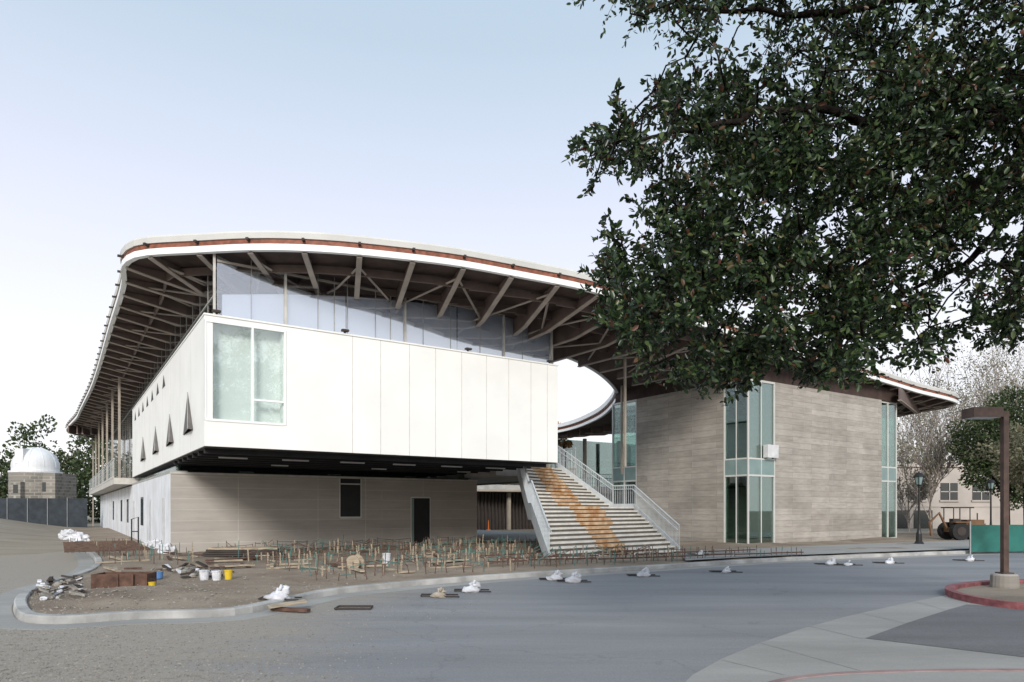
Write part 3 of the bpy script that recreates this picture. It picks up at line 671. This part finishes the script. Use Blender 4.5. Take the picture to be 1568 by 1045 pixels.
foliage('near_bushes',[(-59,68,3.2,2.6,2,2.6),(-62,66,3.0,2.4,2,2.4)],9000,.22,'bush',hd)
# ================================================================ RIGHT BACKGROUND
sb=empty('stucco_building'); mb=MB()
mb.wbox(33,62,60,75,-.2,5.4,0); mb.wbox(32.8,62.2,59.8,75.2,5.4,5.7,1)
for x in (35.6,38.4,41.2,44,47,50,53): 
    mb.wbox(x-.75,x+.75,59.95,60,2.5,4.0,2); mb.wbox(x-.85,x+.85,59.86,59.98,2.35,2.5,1); mb.wbox(x-.04,x+.04,59.9,59.94,2.5,4,1); mb.wbox(x-.75,x+.75,59.9,59.94,3.2,3.28,1)
mb.wbox(33,62,59.93,59.99,1.9,2.05,1)
for x in (34,36,): mb.wbox(x-.7,x+.9,59.9,59.99,0,1.6,2)
mb.obj('walls_and_windows',['stucco','stucco','darkglass'],sb)
def bare_tree(name,x,y,h,seed,leafy=0,lm='olive',r0=.16,twigmat='barkp'):
    random.seed(seed); e=empty(name); mb=MB(); tips=[]
    def br(p,d,L,r,lev):
        pts=[p]; q=Vector(p); dd=Vector(d)
        for k in range(4):
            dd=(dd+Vector((random.uniform(-.18,.18),random.uniform(-.18,.18),random.uniform(-.02,.16)))).normalized(); q=q+dd*L/4; pts.append(tuple(q))
        mb.tube(pts,[r*(1-.14*k) for k in range(5)],5 if lev<2 else 3)
        if lev>=4: tips.append(q.copy()); return
        for k in range(3 if lev>0 else 6):
            t=random.uniform(.35,1) ; base=Vector(pts[min(4,int(t*4))]); a=random.uniform(0,6.28)
            nd=(dd+Vector((math.cos(a),math.sin(a),.15))*random.uniform(.4,.75)).normalized()
            br(tuple(base),nd,L*random.uniform(.55,.75),max(r*.5,.022),lev+1)
        br(tuple(q),dd,L*.7,r*.55,lev+1)
    br((x,y,-.1),(0,0,1),h*.38,r0,0)
    mb.obj('trunk_and_branches',[twigmat],e)
    if leafy and tips:
        T=np.array([tuple(t) for t in tips]); idx=rng.integers(0,len(T),leafy)
        leaves('leaves',T[idx]+rng.normal(size=(leafy,3))*h*.016,rng.normal(size=(leafy,3)),rng.uniform(.6,1.3,leafy)*.2,.6,lm,e)
for k,(px,Y,h,l,lm) in enumerate([(1395,78,19,1200,'olive'),(1430,82,23,400,'olive'),(1475,75,19,2200,'olive'),(1520,72,23,3500,'olive'),(1545,80,27,2500,'olive'),(1590,70,20,5000,'olive'),(1410,70,13,1500,'olive'),(1500,66,12,3500,'olive')]):
    bare_tree('background_tree',(px-CX)/F*Y,Y,h,30+k,l,lm)
for k,(px,Y,h) in enumerate([(1422,48,9),(1392,52,8)]): bare_tree('slender_tree',(px-CX)/F*Y,Y,h,70+k,700,'olive',.08)
e=empty('leafy_tree'); 
foliage('crown',[(31.4,45,6.6,2.1,2.2,1.9),(33.8,46,5.0,2.8,2.4,2.8),(30.9,44.5,4.5,1.6,1.6,1.6),(34,45,8.2,2.4,1.8,1.7)],19000,.2,'bush',e)
mb=MB(); mb.tube([(33,45.5,0),(32.9,45.4,2.5),(32.5,45,5)],[.2,.16,.08],8); mb.tube([(32.9,45.4,2.5),(34.5,46,5)],[.12,.06],6); mb.tube([(32.9,45.4,2.3),(31,44.6,4.4)],[.1,.05],6); mb.obj('trunk',['bark'],e)
e=empty('shrub'); foliage('crown',[((1560-CX)/F*34,34,4.6,1.6,1.6,1.2),((1590-CX)/F*34,34,3.8,1.6,1.6,1.5)],6000,.16,'olive',e); mb=MB(); mb.tube([(25.6,34,0),(25.5,34,3)],[.09,.05],6); mb.obj('stem',['bark'],e)
e=empty('autumn_tree'); foliage('crown',[(4.1,60,8.6,.8,1,1.2),(4.6,60,8,.8,1,.9)],1100,.18,'autumn',e); mb=MB(); mb.tube([(4.3,60,0),(4.3,60,7.5)],[.15,.05],6); mb.obj('trunk',['barkp'],e)
e=empty('green_construction_fence'); mb=MB()
for q in range(8):
    x0=17.1+q*1.5; y0=25.5+.25*q
    mb.hexa([(x0,y0,.1),(x0+1.48,y0+.25,.1),(x0+1.48,y0+.28,.1),(x0,y0+.03,.1),(x0,y0,1.12),(x0+1.48,y0+.25,1.1),(x0+1.48,y0+.28,1.1),(x0,y0+.03,1.12)],0); mb.tube([(x0,y0-.03,0),(x0,y0-.03,1.25)],.025,6,1)
mb.obj('fabric_and_posts',['gfence','post'],e)
def iron_lamp(px,Y,ztop):
    e=empty('street_lamp'); X=(px-CX)/F*Y; mb=MB()
    def rv(prof,n=12,mi=0):
        o=len(mb.v)
        for r,z in prof: mb.v+=[(X+r*math.cos(2*math.pi*k/n),Y+r*math.sin(2*math.pi*k/n),z) for k in range(n)]
        for i in range(len(prof)-1):
            for k in range(n): mb.f.append((o+i*n+k,o+i*n+(k+1)%n,o+(i+1)*n+(k+1)%n,o+(i+1)*n+k)); mb.m.append(mi)
    z=ztop
    rv([(.2,0),(.2,.18),(.13,.28),(.12,.6),(.07,.75),(.05,1),(.04,z-.75),(.07,z-.72),(.05,z-.68),(.09,z-.62),(.14,z-.6)])
    rv([(.12,z-.6),(.19,z-.25)],6,1); rv([(.23,z-.25),(.23,z-.22),(.12,z-.08),(.03,z-.05),(.03,z)],12)
    for k in range(6):
        a=k*math.pi/3; mb.tube([(X+.125*math.cos(a),Y+.125*math.sin(a),z-.6),(X+.2*math.cos(a),Y+.2*math.sin(a),z-.25)],.018,4)
    mb.obj('post_and_lantern',['black','spandrel'],e,False)
iron_lamp(1407,30.6,3.4); iron_lamp(1517,40,3.5)
e=empty('lamp_post'); Xp,Yp=(1538-CX)/F*14.4,14.4
mb=MB(); zt=H+150*14.4/F
mb.wbox(Xp-.055,Xp+.055,Yp-.055,Yp+.055,.3,zt,0); mb.wbox(Xp-.78,Xp-.16,Yp-.2,Yp+.2,zt-.14,zt+.06,0); mb.wbox(Xp-.16,Xp+.055,Yp-.03,Yp+.03,zt-.09,zt-.01,0)
mb.wbox(Xp-.74,Xp-.2,Yp-.17,Yp+.17,zt-.15,zt-.139,2); mb.wbox(Xp-.12,Xp+.12,Yp-.12,Yp+.12,.34,.37,0)
o=len(mb.v); ringp=[(.26,0),(.26,.02),(.25,.30),(.22,.34),(0.01,.345)]
for r_,z in ringp: mb.v+=[(Xp+r_*math.cos(2*math.pi*k/20),Yp+r_*math.sin(2*math.pi*k/20),z) for k in range(20)]
for i in range(4):
    for k in range(20): mb.f.append((o+i*20+k,o+i*20+(k+1)%20,o+(i+1)*20+(k+1)%20,o+(i+1)*20+k)); mb.m.append(1)
mb.obj('pole_and_base',['rustpole','stone','lamp'],e)
e=empty('backhoe_tractor'); Xt,Yt=23.6,35.8; mb=MB()
def wheel(x,y,r,w):
    mb.tube([(x,y-w/2,r+.1),(x,y+w/2,r+.1)],r,18,1); mb.tube([(x,y-w/2-.02,r+.1),(x,y-w/2+.01,r+.1)],r*.5,14,2)
wheel(Xt-.45,Yt-.5,.46,.3); wheel(Xt-.45,Yt+.5,.46,.3); wheel(Xt+.75,Yt-.45,.3,.22); wheel(Xt+.75,Yt+.45,.3,.22)
mb.wbox(Xt-.2,Xt+1.05,Yt-.28,Yt+.28,.55,.95,0); mb.wbox(Xt+.1,Xt+1.0,Yt-.25,Yt+.25,.95,1.15,0); mb.wbox(Xt-.75,Xt-.1,Yt-.4,Yt+.4,.5,.75,0)
mb.wbox(Xt-.55,Xt-.2,Yt-.2,Yt+.2,.8,1.2,2); mb.wbox(Xt-.8,Xt-.1,Yt-.72,Yt-.32,1.0,1.06,0)
for a in (-.7,.15):
    for b_ in (-.4,.4): mb.tube([(Xt+a,Yt+b_,.7),(Xt+a,Yt+b_,1.75)],.03,4,2)
mb.wbox(Xt-.8,Xt+.3,Yt-.5,Yt+.5,1.75,1.82,2); mb.tube([(Xt+.8,Yt,1.1),(Xt+.8,Yt,1.5)],.03,6,2)
mb.tube([(Xt-.8,Yt,.7),(Xt-1.2,Yt,1.5),(Xt-1.7,Yt,1.0),(Xt-1.6,Yt,.3)],.07,5,0)
mb.wbox(Xt+1.3,Xt+1.55,Yt-.7,Yt+.7,.12,.5,2); mb.tube([(Xt+1.3,Yt-.3,.35),(Xt+.3,Yt-.3,.8)],.05,4,0)
mb.obj('body_and_wheels',['tractor','tyre','dark'],e)
# ================================================================ CONSTRUCTION CLUTTER
random.seed(21)
def zat(x,y): return dirtz(x,y) if inside((x,y),bd) else .006
def sandbag(px,py,mk='bag',s=1,foot=True):
    x,y=gp(px,py); z=zat(x,y); e=empty('sandbag'); mb=MB(); s*=.8
    mb.blob((x,y,z+.08*s),(.25*s,.16*s,.11*s),0,random.random()*9,.4,14,8)
    if random.random()<.7: mb.blob((x+.1*s,y+.06,z+.2*s),(.15*s,.12*s,.1*s),0,random.random()*9,.5,14,8)
    mb.tube([(x+.05*s,y,z+.22*s),(x+.1*s,y-.03,z+.36*s)],[.05*s,.02],6,0)
    if foot: 
        mb.tube([(x-.35,y+.05,z+.03),(x+.4,y-.1,z+.03)],.014,5,1); mb.tube([(x-.35,y+.05,z+.03),(x-.37,y+.3,z+.03),(x+.35,y+.25,z+.03)],.014,5,1)
    mb.obj('bag',[mk,'dark'],e,True)
for q in [(722,908,'bag',.9),(850,890,'bag',.9),(878,893,'bag',.9),(985,884,'bag',.85),(1112,878,'bag',.6),(1272,866,'bag',.8),(1298,867,'bag',.6),(1362,864,'bag',.7),(1485,860,'bag',.7),(672,916,'bagd',.7),(425,928,'bag',1.0),(1072,858,'bag',.6)]: sandbag(*q)
x,y=gp(540,935); mb=MB(); mb.tube([(x-.3,y,.03),(x+.3,y,.03),(x+.28,y+.3,.03),(x-.3,y+.3,.03),(x-.3,y,.03)],.018,5); mb.obj('barricade_foot',['dark'])
mb=MB()
for v0 in np.arange(-6,6.6,.5):
    prev=None; rowm=random.choice([0,2,1,0,2])
    for u0 in np.arange(1.5,13.5,.34):
        if random.random()<.33: continue
        x,y=B(u0+random.uniform(-.12,.12),v0+random.uniform(-.15,.15))[:2]
        if not inside((x,y),bd): prev=None; continue
        if min((x-p[0])**2+(y-p[1])**2 for p in inner)<.35: prev=None; continue
        z=zat(x,y); h=random.uniform(.14,.42)*(1.35 if random.random()<.15 else 1); mi=rowm if random.random()<.7 else random.choice([0,1,2])
        top=(x+random.uniform(-.05,.05),y+random.uniform(-.03,.03),z+h)
        mb.tube([(x,y,z-.05),top],.012 if mi<2 else .020,4,mi)
        if prev and random.random()<.4: mb.tube([(prev[0],prev[1],prev[2]-.05),(top[0],top[1],top[2]-.04)],.010,4,random.choice([0,0,1]))
        prev=top
for k in range(80):
    px=random.uniform(140,300); py=random.uniform(838,872); x,y=gp(px,py)
    if inside((x,y),bd): z=zat(x,y); mb.tube([(x,y,z),(x,y,z+random.uniform(.2,.5))],.012,4,random.choice([0,0,1,2]))
mb.obj('rebar_stakes',['rebar','grebar','timber'])
mb=MB()
rowsp=[((745,874),(1235,856)),((760,868),(1160,852)),((735,862),(1050,850))]
for a,b_ in rowsp:
    a=np.array(gp(*a));b_=np.array(gp(*b_)); L=np.linalg.norm(b_-a); dd=(b_-a)/L
    for s in np.arange(0,L,.22):
        if random.random()<.15: continue
        p=a+dd*s+np.array([random.uniform(-.05,.05),random.uniform(-.12,.12)]); h=random.uniform(.16,.34)
        mb.tube([(p[0],p[1],.08),(p[0]+random.uniform(-.02,.02),p[1],.1+h)],.012,4,random.choice([0,0,0,1]))
    s=0
    while s<L-1:
        l=random.uniform(.8,1.7); p=a+dd*(s+l/2); mb.obox((p[0],p[1],.24+random.uniform(-.02,.02)),(l*.92,.09,.035),math.atan2(dd[1],dd[0])+random.uniform(-.03,.03),2); s+=l
mb.obj('rebar_mat',['rebar','grebar','rust'])
mb=MB()
for k in range(60):
    px=random.uniform(170,700); py=random.uniform(848,885); x,y=gp(px,py)
    if not inside((x,y),bd) or toB(x,y)[1]>6.9: continue
    mb.obox((x,y,zat(x,y)+.05),(random.uniform(.4,1.7),random.uniform(.06,.14),.04),random.choice([.58,2.15])+random.uniform(-.25,.25),random.choice([0,0,1]))
mb.obj('formwork_boards',['timber','rust'])
mb=MB()
for q in range(16):
    a=B(-.8-q*.16,5.5+.0*q,.28);b_=B(-.8-q*.16,14,.28); mb.tube([a,b_],.012,4)
for q in range(22):
    a=B(-.7,5.6+q*.38,.30);b_=B(-3.3,5.6+q*.38,.30); mb.tube([a,b_],.012,4)
for q in range(24): x,y,_=B(random.uniform(-3.2,-.8),random.uniform(5.6,14)); mb.tube([(x,y,0),(x,y,.5)],.012,4)
mb.obj('rebar_grid',['rebar'])
e=empty('lumber_stack'); mb=MB(); x,y=gp(372,858)
for l in range(4):
    for q in range(4): mb.obox((x+random.uniform(-.08,.08)-q*.07,y+q*.17,.16+l*.075),(2.6-l*.15,.14,.06),.1+random.uniform(-.03,.03),1 if l<3 else 0)
mb.obj('planks',['timber','dark'],e)
e=empty('steel_trough'); mb=MB(); x,y=gp(182,908)
mb.obox((x,y,.22),(1.05,.03,.32),.12,0); mb.obox((x-.05,y+.5,.22),(1.05,.03,.32),.12,0); mb.obox((x-.52,y+.2,.22),(.03,.5,.32),.12,0); mb.obox((x+.5,y+.3,.22),(.03,.5,.32),.12,0); mb.obox((x,y+.25,.1),(1.0,.5,.02),.12,0)
for q in (-.3,0,.3): mb.obox((x+q,y-.03,.22),(.03,.03,.32),.12,0)
mb.obj('plates',['rust'],e)
def bucket(px,py,mk,name,r=.1,h=.22):
    x,y=gp(px,py); z=zat(x,y); e=empty(name); mb=MB()
    mb.tube([(x,y,z),(x,y,z+h*.9),(x,y,z+h*.905),(x,y,z+h)],[r*.85,r,r*1.08,r*1.08],14,0); 
    mb.tube([(x+r*math.cos(t),y-.01,z+h*.9+.08*math.sin(t)) for t in np.linspace(0,3.14,8)],.006,4,1); mb.obj('shell',[mk,'dark'],e)
bucket(233,908,'yellow','yellow_bucket',.07,.11); bucket(350,893,'yellow','yellow_bucket',.09,.22); bucket(332,893,'bag','white_bucket',.11,.22); bucket(313,893,'bag','white_bucket',.11,.23); bucket(243,893,'blue','blue_bucket',.10,.15); bucket(592,868,'bag','white_bucket',.12,.32)
e=empty('rubble_pile'); mb=MB()
for k in range(130):
    px=random.gauss(285,25);py=random.uniform(872,893);x,y=gp(px,py);s=random.uniform(.04,.12)
    if k>35: px=random.uniform(55,130);py=random.uniform(893,926);x,y=gp(px,py);s=random.uniform(.03,.10)
    if k%4: mb.obox((x,y,zat(x,y)+s*.5+.03),(s*2.8,s*.9,s*.4),random.uniform(0,3),random.choice([0,1,1,2,2]),random.uniform(-.5,.5))
    else: mb.blob((x,y,zat(x,y)+s*.4),(s,s*.8,s*.6),1 if k%3 else 0,k,.4,8,5)
mb.obj('rubble',['bag','pebble','dark'],e)
e=empty('plastic_sheeting'); mb=MB()
for px,py,s in ((108,828,.6),(122,836,.6),(240,845,.45),(255,850,.4),(228,842,.3)):
    x,y=gp(px,py); mb.blob((x,y,.25*s+.1),(.7*s,.5*s,.5*s),0,px,.6,18,12)
mb.obj('sheets',['bag'],e)
e=empty('plywood_boards'); mb=MB(); x,y=gp(440,936); mb.obox((x,y,.12),(.6,.25,.03),.5,0,.1); mb.obox((x+.1,y-.15,.05),(.7,.1,.05),-.3,1); mb.obj('boards',['timber','rust'],e)
e=empty('cable_drum'); mb=MB(); x,y=gp(540,880); 
for o_ in (0,.22): mb.tube([(x+o_*.3,y+o_,.3),(x+o_*.3+.01,y+o_+.03,.3)],.2,20,0)
mb.tube([(x,y+.02,.3),(x+.06,y+.22,.3)],.09,14,1); mb.obj('flanges',['timber','rust'],e)
e=empty('traffic_delineator'); mb=MB(); x,y=gp(748,812); mb.tube([(x,y,0),(x,y,.05),(x,y,.06),(x,y,.8)],[.2,.2,.06,.03],10); mb.obj('post',['orangep'],e)
e=empty('pipe_frame'); mb=MB(); x,y=gp(212,838); mb.tube([(x-.3,y,.1),(x-.3,y,1.25),(x,y,1.35),(x,y,.1)],.03,6); mb.tube([(x-.3,y,.7),(x,y,.7)],.025,6); mb.obj('frame',['black'],e)
# ================================================================ OAK TREE
oak=empty('oak_tree')
POLY=[(955,-40),(985,5),(1030,20),(1060,80),(1110,95),(1085,128),(1010,140),(990,170),(975,190),(930,205),(885,222),(905,262),(985,245),(995,300),(960,340),(928,350),(928,430),(925,480),(955,525),(1000,555),(1060,565),(1130,578),(1180,550),(1230,565),(1300,565),(1400,530),(1440,505),(1500,520),(1568,515),(1700,490),(2050,430),(2150,-100),(1900,-420),(1300,-420),(1050,-250)]
GAPS=[(1078,262,32,.9),(1040,245,22,.9),(1125,225,16,.7),(1500,395,46,.8),(1425,470,34,.8),(1335,330,18,.8),(1545,350,26,.8),(1385,505,24,.8),(1290,95,22,.85),(1075,60,26,.8),(1160,60,20,.7),(1010,325,20,.8),(1530,450,28,.8),(1170,140,18,.8),(1260,330,16,.8),(1390,420,22,.8),(1130,500,22,.7)]
limbs=[[(9.6,8.6,0),(9.4,8.5,1.2),(9.0,8.3,2.6),pt(1760,290,8.0),pt(1640,262,7.6),pt(1568,266,7.3),pt(1500,288,7.1),pt(1440,322,6.9),pt(1405,375,6.8),pt(1350,405,6.7),pt(1290,412,6.6),pt(1200,405,6.5),pt(1110,420,6.4),pt(1020,440,6.4)],
 [(9.0,8.3,2.6),pt(1800,180,8.0),pt(1660,170,7.6),pt(1568,165,7.3),pt(1460,200,7.0),pt(1360,195,6.8),pt(1250,165,6.6),pt(1130,185,6.4),pt(1020,205,6.2),pt(940,222,6.1)],
 [pt(1800,180,8.0),pt(1750,0,7.6),pt(1640,-60,7.2),pt(1480,-20,6.9),pt(1300,15,6.7),pt(1150,20,6.5),pt(1030,10,6.4)],
 [pt(1640,262,7.6),pt(1540,340,8.0),pt(1470,410,8.3),pt(1380,450,8.4),pt(1260,500,8.0),pt(1150,540,7.6)],
 [(9.0,8.3,2.6),(9.6,9.2,4.5),(10.6,10.2,6.5),(11.5,11,8.5)],
 [pt(1405,375,6.8),pt(1380,300,6.8),pt(1300,250,6.8),pt(1200,270,6.9),pt(1100,290,6.7)],
 [pt(1660,170,7.6),pt(1500,90,7.9),pt(1350,90,8.0),pt(1220,80,7.6)]]
rads=[.34,.14,.12,.07,.2,.05,.07]
mb=MB(); LP=[]
for L,r0 in zip(limbs,rads):
    P=catmull(L,7); n=len(P)
    P=P+np.array([[.09*noise.noise(Vector((i*.33,k*9,r0*50))) for k in range(3)] for i in range(n)])
    rr=[max(.012,r0*(1-.95*(i/n)**.6)) for i in range(n)]
    if r0==.34: rr=[max(.014,.20*(1-i/n)**1.6+.02) if i>9 else .38-.012*i for i in range(n)]
    mb.tube([tuple(p) for p in P],rr,11,0,.5); LP+=[p for p in P[5::2]]
LP=np.array(LP)
random.seed(5)
cl=[]
def ingap(px,py):
    for a,b_,r_,pr in GAPS:
        if (px-a)**2+(py-b_)**2<r_*r_ and random.random()<pr: return True
    return False
while len(cl)<1000:
    px=random.uniform(880,2150);py=random.uniform(-420,590)
    if not inside((px,py),POLY): continue
    inf=px<1600 and py>-40
    if not inf and random.random()<.86: continue
    if ingap(px,py): continue
    if px>1380 and py>300 and random.random()<.3: continue
    if noise.noise(Vector((px/85,py/85,2)))<-.14 and inf and random.random()<.72: continue
    Y=random.uniform(5.6,8.8)
    cl.append((*pt(px,py,Y),random.uniform(.14,.27) if inf else .5))
for px,py in ((965,8),(985,25),(1015,30),(1050,88),(1000,135),(1010,145),(975,165),(900,218),(885,232),(905,240),(925,262),(912,275),(935,345),(940,365),(960,390),(925,420),(940,470),(1000,560),(1030,575),(1140,588),(1150,570),(1300,572),(1250,575),(1440,505)):
    cl.append((*pt(px,py,random.uniform(6,6.6)),.11))
CA=np.array([c[:3] for c in cl]); dl=np.array([np.min(np.linalg.norm(LP-c,axis=1)) for c in CA]); order=np.argsort(dl)
nodes=[p for p in LP]; P=[];D=[];LL=[]
for ii in order:
    x,y,z,r_=cl[ii]; c=np.array([x,y,z]); NA=np.array(nodes); j=np.argmin(np.linalg.norm(NA-c,axis=1)); b0=NA[j]
    mid=(b0+c)/2+np.array([random.uniform(-.06,.06),random.uniform(-.06,.06),random.uniform(0,.06)])
    mb.tube([tuple(b0),tuple(mid),tuple(c)],[.012,.009,.006],4)
    nodes.append(c); nodes.append(mid)
    ns=max(3,int(r_*38)); dist_=np.linalg.norm(c-b0)
    main=(c-b0)/(dist_+1e-6)
    for s in range(ns):
        d=rng.normal(size=3); d/=np.linalg.norm(d); d=d+main*.4; d[2]-=.1; d/=np.linalg.norm(d); L=r_*random.uniform(.8,1.6)
        e_=c+d*L
        if s%3==0: mb.tube([tuple(c),tuple((c+e_)/2+np.array([0,0,.02])),tuple(e_)],[.004,.003,.002],3)
        nl=int(L/.0135) if x/y<.8 and z/y<.85 else int(L/.03)
        t=rng.uniform(.15,1.02,nl); q=c+np.outer(t,d*L)+rng.normal(size=(nl,3))*.014
        q[:,2]-=.06*t*t*L
        dd=rng.normal(size=(nl,3)); dd/=np.linalg.norm(dd,axis=1,keepdims=True); dd=dd*.8+d*.7
        P.append(q);D.append(dd);LL.append(rng.uniform(.045,.085,nl))
mb.obj('trunk_and_branches',['bark'],oak,True)
P=np.vstack(P);D=np.vstack(D);LL=np.concatenate(LL); print('LEAVES',len(P))
leaves('leaves',P,D,LL,.48,'oak',oak)
# ================================================================ LIGHT / SKY / CAMERA
w=bpy.data.worlds.new('World'); bpy.context.scene.world=w; w.use_nodes=True; nt=w.node_tree; bg=nt.nodes['Background']
sk=nt.nodes.new('ShaderNodeTexSky'); sk.sky_type='NISHITA'; sk.sun_disc=False; sk.sun_elevation=math.radians(25); sk.sun_rotation=math.radians(180)
sk.air_density=1.0; sk.dust_density=2.0; sk.ozone_density=1.2
tc=nt.nodes.new('ShaderNodeTexCoord'); sx=nt.nodes.new('ShaderNodeSeparateXYZ'); nt.links.new(tc.outputs['Generated'],sx.inputs[0])
rp_=nt.nodes.new('ShaderNodeValToRGB'); el=rp_.color_ramp.elements
for _ in range(3): el.new(.5)
for e_,(p_,c_) in zip(el,[(0,(1,.985,.98)),(.22,(.95,.945,.985)),(.38,(.78,.81,.945)),(.56,(.54,.655,.77)),(1,(.40,.54,.70))]): e_.position=p_; e_.color=(*c_,1)
nt.links.new(sx.outputs[2],rp_.inputs[0])
sc=nt.nodes.new('ShaderNodeVectorMath'); sc.operation='SCALE'; sc.inputs['Scale'].default_value=1/.15*1.18; nt.links.new(rp_.outputs[0],sc.inputs[0])
mxw=nt.nodes.new('ShaderNodeMix'); mxw.data_type='RGBA'; mxw.inputs[0].default_value=.84
nt.links.new(sk.outputs[0],mxw.inputs[6]); nt.links.new(sc.outputs[0],mxw.inputs[7]); nt.links.new(mxw.outputs[2],bg.inputs[0]); bg.inputs[1].default_value=.15
sd=bpy.data.lights.new('sun','SUN'); sd.energy=3.0; sd.angle=math.radians(16); sd.color=(1,.955,.90)
so=link(bpy.data.objects.new('sun',sd)); el=math.radians(25); frm=Vector((0,-math.cos(el),math.sin(el))); so.rotation_euler=(-frm).to_track_quat('-Z','Y').to_euler(); so.location=(0,-20,30)
cd=bpy.data.cameras.new('camera'); cam=link(bpy.data.objects.new('camera',cd)); cam.location=(0,0,H); cam.rotation_euler=(math.radians(90),0,0)
cd.lens=24; cd.sensor_width=36; cd.shift_y=(HY-522.5)/1568; cd.clip_end=4000; cd.clip_start=.05
bpy.context.scene.camera=cam
vs_=bpy.context.scene.view_settings; vs_.view_transform='Standard'; vs_.look='None'; vs_.exposure=0
